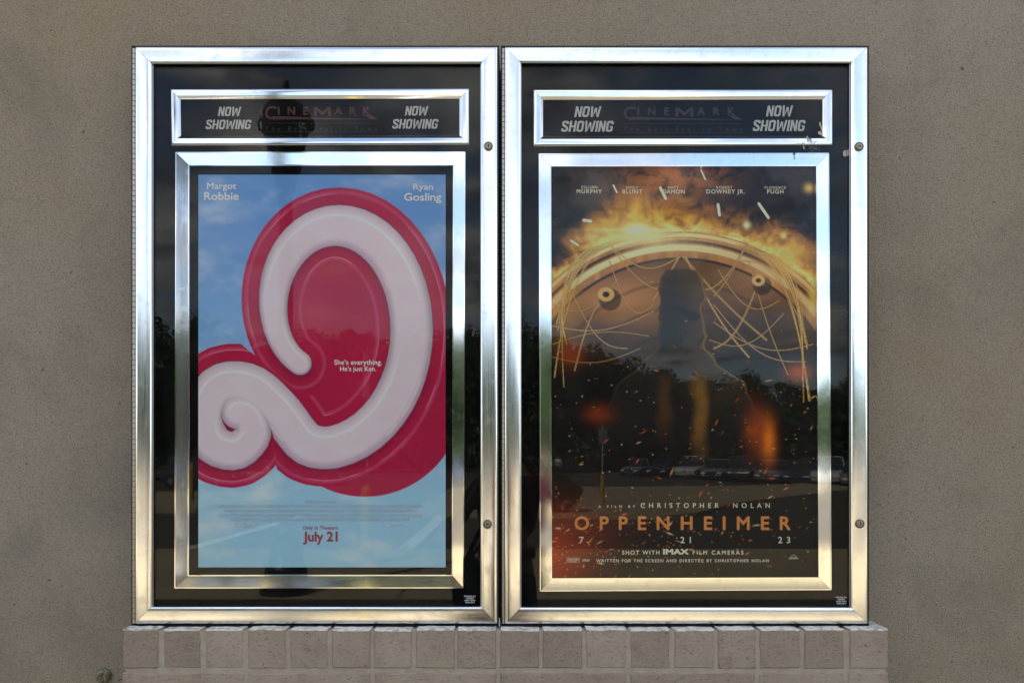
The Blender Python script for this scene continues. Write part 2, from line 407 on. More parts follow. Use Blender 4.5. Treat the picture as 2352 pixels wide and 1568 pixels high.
def cond(ch):
    W_, H_, t = .60, 1., T; h = t / 2
    rc = .20
    if ch == 'O': return W_, ribbon(arc(rc, 1 - rc, rc - h, rc - h, 180, 90) + arc(W_ - rc, 1 - rc, rc - h, rc - h, 90, 0) + arc(W_ - rc, rc, rc - h, rc - h, 0, -90) + arc(rc, rc, rc - h, rc - h, -90, -180) + [(h, 1 - rc)], h)
    if ch == 'G': return W_, ribbon([(W_ - h, .68), (W_ - h, 1 - rc)] + arc(W_ - rc, 1 - rc, rc - h, rc - h, 0, 90) + arc(rc, 1 - rc, rc - h, rc - h, 90, 180) + arc(rc, rc, rc - h, rc - h, 180, 270) + arc(W_ - rc, rc, rc - h, rc - h, 270, 360) + [(W_ - h, .49)], h) + [[(W_ * .52, .42), (W_ - t * .98, .42), (W_ - t * .98, .535), (W_ * .52, .535)]]
    if ch == 'S': return W_, ribbon([(W_ - h, .70), (W_ - h, 1 - rc)] + arc(W_ - rc, 1 - rc, rc - h, rc - h, 0, 90) + arc(rc, 1 - rc, rc - h, rc - h, 90, 180) + [(h, .72), (h + .04, .62), (W_ - h - .04, .40), (W_ - h, .30), (W_ - h, rc)] + arc(W_ - rc, rc, rc - h, rc - h, 0, -90) + arc(rc, rc, rc - h, rc - h, -90, -180) + [(h, .31)], h)
    if ch == 'N': return W_, [[(0, 0), (t, 0), (t, 1), (0, 1)], [(W_ - t, 0), (W_, 0), (W_, 1), (W_ - t, 1)], [(t * 1.001, 1), (t * 1.001, .60), (W_ - t * 1.001, 0), (W_ - t * 1.001, .40)]]
    if ch == 'H': return W_, [[(0, 0), (t, 0), (t, 1), (0, 1)], [(W_ - t, 0), (W_, 0), (W_, 1), (W_ - t, 1)], [(t, .43), (W_ - t, .43), (W_ - t, .57), (t, .57)]]
    if ch == 'I': return t, [[(0, 0), (t, 0), (t, 1), (0, 1)]]
    if ch == 'W':
        w2 = .92; q = t * .92
        return w2, [[(0, 1), (.12, 0), (.12 + q, 0), (q, 1)], [(.12 + q, 0), (.12 + q, .28), (w2 / 2 - q * .55, .86), (w2 / 2, .86), (w2 / 2, .60)], [(w2 / 2, .60), (w2 / 2, .86), (w2 / 2 + q * .55, .86), (w2 - .12 - q, .28), (w2 - .12 - q, 0)], [(w2 - .12 - q, 0), (w2 - .12, 0), (w2, 1), (w2 - q, 1)]]
def cond_text(s, x0, x1, ytop, ybase, yp, m, parent):
    polys = []; x = 0
    for ch in s:
        cw, q = cond(ch)
        polys += [[(x + a + .17 * b, b) for a, b in p] for p in q]; x += cw + .085
    xs = [a for p in polys for a, _ in p]; a0, a1 = min(xs), max(xs)
    out = [[(x0 + (a - a0) / (a1 - a0) * (x1 - x0), ybase - b * (ybase - ytop)) for a, b in p] for p in polys]
    out = [p if sum((p[i][0] * p[(i + 1) % len(p)][1] - p[(i + 1) % len(p)][0] * p[i][1]) for i in range(len(p))) > 0 else p[::-1] for p in out]
    return flat('lettering', out, yp, m, parent)

# ------------------------------------------------------------------ printed artwork (flat print, colour per vertex of the sheet)
def vnoise(x, y, seed, octs=5, gain=.5):
    r = np.random.RandomState(seed); tot = np.zeros_like(x); amp = 1.; s = 0
    for o_ in range(octs):
        g = r.rand(256, 256); fx, fy = x * 2 ** o_ + 31.7 * o_, y * 2 ** o_ + 17.3 * o_
        ix, iy = np.floor(fx).astype(int), np.floor(fy).astype(int); u, v = fx - ix, fy - iy; u = u * u * (3 - 2 * u); v = v * v * (3 - 2 * v)
        q = lambda i, j: g[(ix + i) & 255, (iy + j) & 255]
        tot += amp * ((q(0, 0) * (1 - u) + q(1, 0) * u) * (1 - v) + (q(0, 1) * (1 - u) + q(1, 1) * u) * v); s += amp; amp *= gain
    return tot / s
def sm(a, b, x): t = np.clip((x - a) / (b - a), 0, 1); return t * t * (3 - 2 * t)
def over(c, col, a): return c * (1 - a[..., None]) + lin(col) * a[..., None] if not isinstance(col, np.ndarray) else c * (1 - a[..., None]) + col * a[..., None]
def pdist(X, Y, pts):
    best = np.full(X.shape, 1e9); arg = np.zeros(X.shape); side = np.zeros(X.shape)
    n = len(pts) - 1
    for i in range(n):
        ax, ay = pts[i]; bx, by = pts[i + 1]; ex, ey = bx - ax, by - ay; L = ex * ex + ey * ey + 1e-9
        t = np.clip(((X - ax) * ex + (Y - ay) * ey) / L, 0, 1); qx, qy = X - ax - t * ex, Y - ay - t * ey; d = np.hypot(qx, qy)
        u = d < best; best = np.where(u, d, best); arg = np.where(u, (i + t) / n, arg); side = np.where(u, -qy / (d + 1e-6), side)
    return best, arg, side
def paint_left(X, Y):
    n = vnoise(X / 120, Y / 60, 3); n2 = vnoise(X / 40 + 9, Y / 22, 5)
    k = sm(402, 1302, Y)[..., None]
    c = lin((104, 152, 212)) * (1 - k) + lin((160, 205, 232)) * k
    c = over(c, (215, 226, 238), sm(.46, .86, n * .7 + n2 * .3) * (.45 + .35 * sm(402, 900, Y)))
    sp = []
    for i in range(90):
        t = i / 89; th = R(128 + t * 322); r = 40 + 135 * (th / R(450)); sp.append((752 + 1.3 * r * math.cos(th), 728 + 1.72 * r * math.sin(th)))
    # tail: from the foot of the spiral to a small curl low on the left
    ctl = [sp[-1], (700, 1015), (640, 940), (575, 885), (505, 885), (468, 945), (485, 1015), (540, 1035), (580, 1000), (572, 955), (545, 945)]
    tail = []
    for i in range(len(ctl) - 1):
        p0, p1, p2, p3 = ctl[max(i - 1, 0)], ctl[i], ctl[i + 1], ctl[min(i + 2, len(ctl) - 1)]
        for j in range(8):
            t = j / 8; tail.append(tuple(.5 * (2 * p1[q] + (p2[q] - p0[q]) * t + (2 * p0[q] - 5 * p1[q] + 4 * p2[q] - p3[q]) * t * t + (3 * p1[q] - p0[q] - 3 * p2[q] + p3[q]) * t ** 3) for q in (0, 1)))
    path = sp + tail[1:]
    d, a, side = pdist(X, Y, path[::2] + [path[-1]])
    hw = 26 + 22 * sm(0, .3, a) - 9 * sm(.66, 1., a)
    back = hw + 40
    ell = np.hypot((X - 775) / 165, (Y - 720) / 245)
    body = np.maximum(sm(2.5, 0, d - back), sm(1.01, .99, ell))
    body = np.maximum(body, sm(2.5, 0, np.hypot(X - 838, (Y - 915)) - 224))
    crim = lin((178, 28, 70)) * np.ones(X.shape + (3,)); crim = crim * (.9 + .25 * vnoise(X / 90, Y / 90, 8))[..., None]
    c = over(c, crim, body)
    c = over(c, (235, 150, 180), sm(1.5, .2, np.abs(d - hw - 27)) * .65 * sm(.47, .60, vnoise(X / 110, Y / 110, 21, 2)))
    c = over(c, (215, 100, 140), sm(7, 0, np.abs(d - hw - 30)) * .35 * body)
    c = over(c, (84, 18, 66), sm(3.2, .4, np.abs(d - hw)) * body * .85); c = over(c, (110, 16, 56), sm(22, 0, d - hw) * sm(-.3, .6, -side) * body * .5)
    f = d / hw
    rib = lin((232, 213, 222)) * (1 - .10 * vnoise(X / 50, Y / 40, 31))[..., None] * (1 - .45 * sm(.62, 1.02, f) * (1 - .5 * sm(.2, .8, side)))[..., None] * np.array([1, 1 - .0, 1.])
    rib = over(rib, (255, 250, 252), sm(.10, .0, np.abs(f - .52)) * sm(.1, .5, side) * .9)
    rib = over(rib, (255, 255, 255), sm(.05, .0, np.abs(f - .78)) * sm(.1, .5, -side) * sm(.5, .62, vnoise(X / 70, Y / 70, 33, 2)) * .9)
    rib = over(rib, (205, 170, 195), sm(.30, 0, np.abs(f - .85)) * sm(.1, .5, -side) * .5)
    c = over(c, rib, sm(1.2, 0, d - hw))
    return c
def paint_right(X, Y):
    w1, w2 = vnoise(X / 70, Y / 70, 51, 3) - .5, vnoise(X / 70, Y / 70, 52, 3) - .5
    Xw, Yw = X + 60 * w1, Y + 60 * w2
    fb = vnoise(Xw / 85, Yw / 62, 11, 7, .56); fb2 = vnoise(Xw / 34, Yw / 28, 12, 6, .58); fb3 = vnoise(X / 160, Y / 120, 13, 4)
    billow = 1 - np.abs(2 * vnoise(Xw / 46, Yw / 40, 14, 5, .55) - 1)
    c = np.ones(X.shape + (3,)) * lin((13, 11, 10)); c = over(c, (58, 54, 62), sm(.35, .75, fb) * sm(900, 480, Y))
    cx, cy = 1562., 952.; rr = np.hypot(X - cx, (Y - cy) * 1.02); dr = rr - 428; top = sm(860, 700, Y)
    reach = 62 + 60 * np.exp(-((X - 1460) / 110) ** 2) + 30 * np.exp(-((X - 1800) / 80) ** 2) - 25 * sm(1290, 1268, X)
    dens = np.clip(1.15 - dr / (reach * 1.25), 0, 1.1) * (dr > -60)
    ft = np.clip(dens * (.15 + .62 * billow + .55 * (fb2 - .5) + .5 * (fb - .5)), 0, 1)
    fc = np.stack([np.interp(ft, [0, .22, .4, .58, .8, 1], lin(col)) for col in ([40, 92, 160, 226, 255, 255], [34, 58, 104, 168, 226, 250], [36, 34, 38, 62, 130, 210])], -1)
    c = over(c, fc, sm(.10, .34, ft) * top)
    wisp = sm(.45, .80, fb2 * .5 + billow * .5) * sm(500, 396, Y) * np.exp(-((X - 1545) / 110) ** 2)
    c = over(c, (205, 122, 66), wisp * .8)
    inside = sm(2, -2, dr)
    lit = .30 + 1.5 * np.exp(-((X - 1425) / 130) ** 2 - ((Y - 680) / 62) ** 2) + .7 * np.exp(-((X - 1740) / 110) ** 2 - ((Y - 640) / 60) ** 2) + .35 * np.exp(-((X - 1470) / 120) ** 2 - ((Y - 760) / 60) ** 2)
    dome = lin((150, 102, 60)) * (lit * (.72 + .5 * fb3))[..., None]
    band = np.abs(((dr + 150 + 10 * (fb3 - .5)) / 60) % 1 - .5); dome = over(dome, (52, 34, 24), sm(.10, .02, band) * .45)
    dome = over(dome, (20, 17, 16), sm(700, 880, Y + 50 * fb))
    c = over(c, dome, inside)
    fade = sm(850, 640, Y) * (.50 + .50 * np.exp(-((X - 1470) / 170) ** 2))
    rim = lambda w0, w1: sm(w0 - 1.5, w0 + 1.5, dr) * sm(w1 + 1.5, w1 - 1.5, dr)
    g = (.6 + .8 * vnoise(X / 14, Y / 60, 61, 3))
    c = over(c, np.clip(lin((176, 120, 62)) * (g * 1.1)[..., None], 0, .9), rim(-62, 0) * sm(900, 700, Y) * .95)
    c = over(c, (255, 226, 150), rim(-11, -3) * fade); c = over(c, (60, 38, 26), rim(-26, -19) * sm(900, 650, Y))
    c = over(c, (255, 232, 170), rim(-44, -30) * fade * .92); c = over(c, (48, 30, 22), rim(-66, -60) * sm(900, 650, Y))
    r = random.Random(5)
    def strand(pts, w_, col, al):
        xs_, ys_ = [p[0] for p in pts], [p[1] for p in pts]
        sel = (X > min(xs_) - 5) & (X < max(xs_) + 5) & (Y > min(ys_) - 5) & (Y < max(ys_) + 5)
        if not sel.any(): return
        d, t_, _ = pdist(X[sel], Y[sel], pts); tw = .84 + .16 * np.sin(t_ * len(pts) * 14)
        c[sel] = over(c[sel], (40, 25, 15), sm(w_ + 2.2, w_, d) * al * .6); c[sel] = over(c[sel], col, sm(w_ + .6, w_ - .6, d) * tw * al)
    def bez(p0, p1, p2, p3, n=16): return [tuple((1 - t) ** 3 * p0[q] + 3 * t * (1 - t) ** 2 * p1[q] + 3 * t * t * (1 - t) * p2[q] + t ** 3 * p3[q] for q in (0, 1)) for t in [i / n for i in range(n + 1)]]
    for i in range(9):       # cables falling down both flanks
        q = i * 7 + r.uniform(0, 5)
        strand(bez((1430 - q, 548 + q * .4), (1352 - q, 566), (1300 - q * .4, 660 + q), (1272 + q * .5, 800 + r.uniform(-60, 110))), r.uniform(.8, 1.7), (246, 205, 120), .85 if i % 2 else .6)
        strand(bez((1690 + q, 560 + q * .4), (1780 + q, 580), (1826 + q * .4, 680 + q), (1862 - q * .35, 810 + r.uniform(-60, 120))), r.uniform(.8, 1.7), (240, 190, 100), .85 if i % 2 else .6)
    for (x0, y0, x1, y1, sag, w_) in ((1400, 560, 1560, 590, 40, 1.6), (1400, 562, 1600, 640, 60, 1.4), (1560, 590, 1500, 690, 0, 1.8), (1570, 590, 1760, 780, 10, 2.6), (1575, 590, 1720, 820, 20, 2.0), (1560, 640, 1716, 560, 60, 1.6), (1716, 560, 1640, 680, 10, 1.3),
                                   (1270, 748, 1500, 715, 26, 1.2), (1270, 790, 1490, 772, -18, .9), (1272, 700, 1420, 640, 40, 1.1), (1382, 690, 1320, 850, -26, 1.7), (1400, 600, 1500, 700, 60, 1.2), (1270, 820, 1470, 800, 22, .8), (1300, 640, 1440, 800, 50, 1.0),
                                   (1742, 650, 1640, 800, 34, 2.2), (1640, 740, 1868, 790, 36, 1.), (1640, 700, 1850, 830, 44, 1.), (1700, 600, 1840, 740, -46, 1.3), (1630, 780, 1800, 720, 40, .9), (1650, 620, 1790, 690, 50, 1.2), (1720, 600, 1810, 860, 20, 1.1), (1500, 545, 1700, 545, -12, 1.4), (1480, 560, 1640, 556, -10, 1.2)):
        strand([(x0 + (x1 - x0) * t / 14, y0 + (y1 - y0) * t / 14 + sag * math.sin(math.pi * t / 14)) for t in range(15)], w_, (222, 176, 104), r.uniform(.6, .85))
    for x, y, q in ((1392, 676, 19), (1742, 644, 15)):      # round fittings
        dd = np.hypot((X - x) / 1.0, (Y - y) / .85); c = over(c, (34, 24, 18), sm(q + 9, q + 4, np.hypot(X - x - 9, Y - y - 12)) * .8)
        c = over(c, (214, 170, 104), sm(q + 1.5, q - 1.5, dd)); c = over(c, (40, 28, 20), sm(q * .48, q * .36, dd))
    # dark rock tower in the middle, lit along one edge
    jag = 34 * (vnoise(X / 60, Y / 42, 71, 4, .45) - .5)
    wd_ = np.interp(Y, [612, 640, 700, 800, 840, 880, 960, 1100], [34, 50, 55, 60, 92, 150, 185, 215]) + jag
    rock = sm(3, -3, np.abs(X - 1566) - wd_) * sm(616, 624, Y + .4 * jag) * sm(1110, 960, Y)
    c = over(c, (34, 29, 28), rock * .97)
    tex = sm(.5, .75, billow) * rock * sm(1000, 700, Y); c = over(c, (98, 72, 44), tex * sm(-30, 60, X - 1566) * .55)
    c = over(c, (200, 148, 58), sm(7, 0, np.abs(np.abs(X - 1566) - wd_ + 3)) * rock * sm(960, 840, Y) * (.06 + .20 * (X > 1566)))
    c = over(c, (150, 104, 44), sm(26, 2, np.abs(X - 1607 - 20 * (fb - .5))) * sm(830, 900, Y) * sm(1080, 960, Y) * (.4 + billow * .5) * .75)
    c = over(c, (96, 60, 28), sm(24, 2, np.abs(X - 1527 - 20 * (fb2 - .5))) * sm(840, 900, Y) * sm(1030, 940, Y) * .5)
    # glows
    def glow(x, y, rx, ry, col, a, p=2.): 
        nonlocal c; c = over(c, col, a * (1 if a > .85 else .35 + 1.0 * (.5 * fb2 + .5 * billow)) * np.exp(-(np.abs((X - x) / rx) ** p + np.abs((Y - y) / ry) ** p)))
    glow(1462, 528, 62, 26, (255, 214, 110), .95); glow(1462, 528, 20, 10, (255, 252, 225), 1.); glow(1462, 528, 90, 3, (255, 240, 180), .7); glow(1470, 548, 110, 22, (255, 232, 170), .6)
    glow(1815, 600, 60, 34, (250, 180, 70), .6); glow(1300, 700, 30, 90, (210, 150, 60), .35); glow(1868, 690, 12, 30, (255, 200, 80), .8)
    glow(1272, 1270, 70, 70, (205, 72, 28), .85, 1.6); glow(1300, 1225, 110, 60, (110, 40, 18), .5)
    glow(1765, 1010, 16, 44, (240, 120, 30), .8); glow(1735, 985, 22, 50, (190, 80, 25), .55); glow(1835, 855, 26, 18, (200, 90, 35), .7); glow(1312, 812, 26, 26, (160, 55, 25), .65)
    glow(1375, 950, 30, 20, (150, 60, 28), .6); glow(1858, 432, 10, 10, (240, 200, 110), .9); glow(1715, 517, 8, 8, (255, 235, 160), 1.); glow(1800, 542, 7, 7, (250, 215, 130), 1.)
    # sparks
    for i in range(520):
        if i < 180: x, y = r.uniform(1270, 1870), r.triangular(760, 1320, 1200)
        elif i < 380: x, y = 1268 + abs(r.gauss(0, 210)), r.gauss(1255, 45)
        else: x, y = r.uniform(1270, 1870), r.uniform(480, 1320)
        big = r.random() < .12; L = r.uniform(3, 8) if big else r.uniform(.6, 2.2); an = r.uniform(-1.2, .4); wd = r.uniform(.8, 1.7) if big else r.uniform(.5, 1.1)
        ux, uy = math.cos(an), math.sin(an); sel = (np.abs(X - x) < L + 6) & (np.abs(Y - y) < L + 6)
        if not sel.any(): continue
        a_, b_ = (X[sel] - x) * ux + (Y[sel] - y) * uy, -(X[sel] - x) * uy + (Y[sel] - y) * ux
        al = np.exp(-(a_ / L) ** 2 - (b_ / wd) ** 2) * r.uniform(.5, 1.)
        c[sel] = over(c[sel], r.choice([(255, 150, 60), (255, 190, 90), (230, 100, 40), (255, 225, 160), (200, 70, 30)]), al)
    for x, y, ex, ey, wd in ((1615, 401, 5, 11, 1.6), (1523, 444, 6, 12, 3), (1651, 482, 1.5, 12, 3), (1754, 484, 11, 16, 3), (1413, 434, 4, 8, 1.8), (1349, 507, 8, 1, 3.2), (1320, 558, 8, 5, 2)):
        d, _, _ = pdist(X, Y, [(x - ex, y - ey), (x + ex, y + ey)]); c = over(c, (255, 240, 200), sm(wd + .8, wd - .6, d))
    return c

def poster_mat():
    m = mat('printed_poster_paper', rough=.6, spec=.08); t = m.node_tree
    at = N(t, 'ShaderNodeAttribute', attribute_name='print'); setin(m, 'Base Color', at.outputs['Color'])
    setin(m, 'Normal', bump(m, noise(m, 9, 3, .5), .25, .004)); return m
M['poster'] = poster_mat()
def poster_sheet(name, quad, yp, fn, label, nx, nz, gain, warp):
    (x0, y0), (x1, y1) = quad
    u = np.linspace(x0, x1, nx); v = np.linspace(y0, y1, nz); X, Y = np.meshgrid(u, v)
    colr = np.clip(fn(X, Y) * gain, 0, .86); k = (2 + yp) / 1700
    dep = (vnoise(X / 150, Y / 190, 40, 2) - .5) * warp
    loc = P((x0 + x1) / 2, y1, yp)
    co_ = np.stack([(X - 1176) * k - loc[0], np.full_like(X, yp) + dep - loc[1], EYE + (1045 - Y) * k - loc[2]], -1).reshape(-1, 3).astype(np.float32)
    me = bpy.data.meshes.new(name); nv = nx * nz; me.vertices.add(nv); me.vertices.foreach_set('co', co_.ravel())
    i = (np.arange(nz - 1)[:, None] * nx + np.arange(nx - 1)[None, :]).ravel()
    idx = np.stack([i, i + nx, i + nx + 1, i + 1], 1).astype(np.int32); nf = len(idx)
    me.loops.add(nf * 4); me.loops.foreach_set('vertex_index', idx.ravel()); me.polygons.add(nf)
    me.polygons.foreach_set('loop_start', np.arange(0, nf * 4, 4, dtype=np.int32)); me.polygons.foreach_set('loop_total', np.full(nf, 4, np.int32)); me.polygons.foreach_set('use_smooth', np.ones(nf, bool))
    me.update(); at = me.color_attributes.new('print', 'FLOAT_COLOR', 'POINT')
    at.data.foreach_set('color', np.concatenate([colr.reshape(-1, 3), np.ones((nv, 1))], 1).astype(np.float32).ravel())
    o = link(name, me, M['poster']); o.location = loc; tag(o, label, 'poster'); return o

YP = .050
pl = poster_sheet('movie_poster', ((455.5, 401.5), (1023.5, 1302)), YP, paint_left, 'sky blue film poster with a white and crimson glossy swirl', 400, 634, 1.14, .0006)
pr = poster_sheet('movie_poster', ((1262, 381), (1880, 1327)), YP, paint_right, 'dark film poster with a fiery arch, sparks and an orange title', 410, 628, 1.25, .0010)
TY = YP - .0011
for s, x0, x1, a, c_, o_ in (('Margot', 475.5, 542.7, 419.7, 434.3, .014), ('Robbie', 468.9, 548.6, 441.7, 459.5, .020), ('Ryan', 948.8, 994.7, 421.8, 436.2, .014), ('Gosling', 928.3, 1014, 443.6, 461.4, .020),
                       ("She\u2019s everything.", 767.7, 877.3, 826, 837.3, .014), ("He\u2019s just Ken.", 781, 863.8, 841.3, 851.8, .014)):
    text(s, x0, x1, a, c_, TY, M['white'], pl, o_)
text('Only In Theaters', 695.9, 776, 1207, 1215.4, TY, M['crimson'], pl, .004)
text('July 21', 696, 775.6, 1220, 1243, TY, M['crimson'], pl, .03)
for s, x0, x1, yc in (('WARNER BROS. PICTURES PRESENTS', 699, 777, 1152), ('A HEYDAY FILMS PRODUCTION A LUCKYCHAP ENTERTAINMENT PRODUCTION AN NB/GG PICTURES PRODUCTION A MATTEL PRODUCTION MARGOT ROBBIE RYAN GOSLING AMERICA FERRERA KATE McKINNON', 504, 970, 1162),
                      ('ISSA RAE RHEA PERLMAN AND WILL FERRELL MUSIC BY MARK RONSON ANDREW WYATT MUSIC SUPERVISOR GEORGE DRAKOULIAS EDITED BY NICK HOUY PRODUCTION DESIGNER SARAH GREENWOOD', 514, 958, 1172.4),
                      ('DIRECTOR OF PHOTOGRAPHY RODRIGO PRIETO EXECUTIVE PRODUCERS GRETA GERWIG NOAH BAUMBACH YNON KREIZ RICHARD DICKSON MICHAEL SHARP JOSEY McNAMARA COURTENAY VALENTI TOBY EMMERICH CATE ADAMS', 504, 969, 1183),
                      ('BASED ON BARBIE BY MATTEL WRITTEN BY GRETA GERWIG & NOAH BAUMBACH PRODUCED BY DAVID HEYMAN MARGOT ROBBIE TOM ACKERLEY ROBBIE BRENNER DIRECTED BY GRETA GERWIG', 533, 941, 1192.4)):
    text(s, x0, x1, yc - 3.6, yc + 3.6, TY, M['pale'], pl, .004)
def outline(x0, y0, x1, y1, t): return [[(x0, y0), (x1, y0), (x1, y0 + t), (x0, y0 + t)], [(x0, y1 - t), (x1, y1 - t), (x1, y1), (x0, y1)], [(x0, y0 + t), (x0 + t, y0 + t), (x0 + t, y1 - t), (x0, y1 - t)], [(x1 - t, y0 + t), (x1, y0 + t), (x1, y1 - t), (x1 - t, y1 - t)]]
flat('rating_box', [q[::-1] for q in outline(561.6, 1199, 620.6, 1220.6, .8)] + [[(561.6, 1204), (561.6, 1199.9), (589, 1199.9), (589, 1204)]], TY, M['pale'], pl)
text('PG-13', 564, 587, 1206.5, 1213.5, TY, M['pale'], pl, .03)
flat('round_logo', [arc(545, 1205, 6, 6, 0, 330, 12)[::-1]], TY, M['pale'], pl)
flat('shield_logo', [[(889, 1201), (897, 1201), (897, 1208), (893, 1213), (889, 1208)][::-1]], TY, M['pale'], pl)
text('WARNER BROS.', 901, 932, 1204, 1208, TY, M['pale'], pl, .01)
for s, x0, x1, a, c_, o_, m in (('CILLIAN', 1335, 1371.7, 426.9, 433.3, .010, 'cream'), ('MURPHY', 1324.5, 1382.3, 433.8 + 1.2, 444.3, .016, 'cream'), ('EMILY', 1438.4, 1465.6, 428, 434, .010, 'cream'), ('BLUNT', 1430, 1475, 435.5, 445, .016, 'cream'),
        ('MATT', 1535, 1558.4, 428, 434, .010, 'cream'), ('DAMON', 1521.7, 1572.5, 435.5, 445, .016, 'cream'), ('ROBERT', 1645.3, 1682.3, 427.5, 433.7, .010, 'cream'), ('DOWNEY JR.', 1622.5, 1710.6, 435.2, 444.8, .016, 'cream'),
        ('FLORENCE', 1756.5, 1805, 428, 434, .010, 'cream'), ('PUGH', 1762, 1799.5, 435.5, 445, .016, 'cream'),
        ('A FILM BY', 1374.2, 1458.6, 1159.6, 1165.6, .014, 'cream'), ('CHRISTOPHER  NOLAN', 1471.4, 1768.3, 1154.6, 1165.6, .012, 'cream'), ('OPPENHEIMER', 1319.4, 1816, 1185, 1216.6, .024, 'orange'),
        ('7', 1330, 1341, 1232, 1246.6, .014, 'cream'), ('21', 1562.8, 1586.8, 1232, 1246.6, .014, 'cream'), ('23', 1787.4, 1815, 1232, 1246.6, .014, 'cream'),
        ('SHOT WITH', 1428.7, 1514.8, 1263.4, 1272.7, .022, 'cream'), ('FILM CAMERAS', 1591.2, 1707.6, 1263.4, 1272.7, .022, 'cream'),
        ('WRITTEN FOR THE SCREEN AND DIRECTED BY CHRISTOPHER NOLAN', 1369.7, 1765.9, 1283.2, 1290.2, .024, 'cream')):
    text(s, x0, x1, a, c_, TY, M[m], pr, o_, track=True)
text('IMAX', 1522.8, 1581.9, 1259.6, 1272.7, TY, M['cream'], pr, .055)
text('UNIVERSAL', 1812, 1834, 1279, 1283, TY, M['cream'], pr, .02)
text('SYNCOPY', 1303.5, 1329.5, 1282, 1288.6, TY, M['cream'], pr, .02)
flat('studio_logo', [q[::-1] for q in outline(1301.5, 1280, 1331.5, 1290.5, .6)], TY, M['cream'], pr)
flat('globe_logo', ribbon(arc(1823, 1281, 7, 7, 200, 340, 8), .4), TY, M['cream'], pr)
text('ATLAS', 1337, 1354, 1283, 1288.6, TY, M['cream'], pr, .02)
text('A FILM', 1780, 1806, 1285, 1288, TY, M['dim'], pr, .01) if False else None

# ------------------------------------------------------------------ poster cases
def rails(name, outer, inner, prof, yb, depth, mz, mxm, parent, smooth=22):
    """four mitred rails; outer/inner = corner pixels TL,TR,BR,BL on the front plane; prof = (0..1 inwards, height)"""
    for i in range(4):
        j = (i + 1) % 4
        a, b_, c, d = outer[i], outer[j], inner[i], inner[j]
        mb = MB(); ends = []
        ln = math.hypot(b_[0] - a[0], b_[1] - a[1]); tx, ty = (b_[0] - a[0]) / ln * .35, (b_[1] - a[1]) / ln * .35
        for e, (p, q, sx) in enumerate(((a, c, 1), (b_, d, -1))):
            row = []
            pp = [(0, -depth)] + list(prof) + [(1, -depth)]
            for t, h in pp:
                X, Y_, Z = P(p[0] + (q[0] - p[0]) * t + tx * sx, p[1] + (q[1] - p[1]) * t + ty * sx, yb); row.append((X, yb - h, Z))
            ends.append(row)
        n = len(ends[0]); mb.v = ends[0] + ends[1]
        for k in range(n - 1): mb.f.append([k, k + 1, n + k + 1, n + k])
        mb.f.append(list(range(n))[::-1]); mb.f.append([n + k for k in range(n)]); mb.f.append([0, n, 2 * n - 1, n - 1]); mb.m = [0] * len(mb.f)
        part('rail', mb, mxm if i in (0, 2) else mz, parent, smooth=smooth)
OUT = [(0, -.001), (.015, .0035), (.07, .0052), (.12, .0056), (.20, .0056), (.40, .0052), (.60, .00470), (.72, .00434), (.82, .00388), (.90, .00334), (.95, .00282), (1, .0010)]
SIGN = [(0, 0), (.02, .0030), (.10, .0044), (.18, .0048), (.34, .0048), (.40, .0046), (.68, .0041), (.72, .0038), (.97, .0012), (1, .0010)]
PFL = [(0, 0), (.015, .0042), (.075, .0042), (.085, .0038), (.90, .0012), (.91, .0018), (.97, .0018), (1, 0)]
PFR = [(0, 0), (.015, .0040), (.075, .0040), (.085, .0032), (.88, .0036), (.89, .0044), (.96, .0044), (1, 0)]
knuckle_mesh = {}
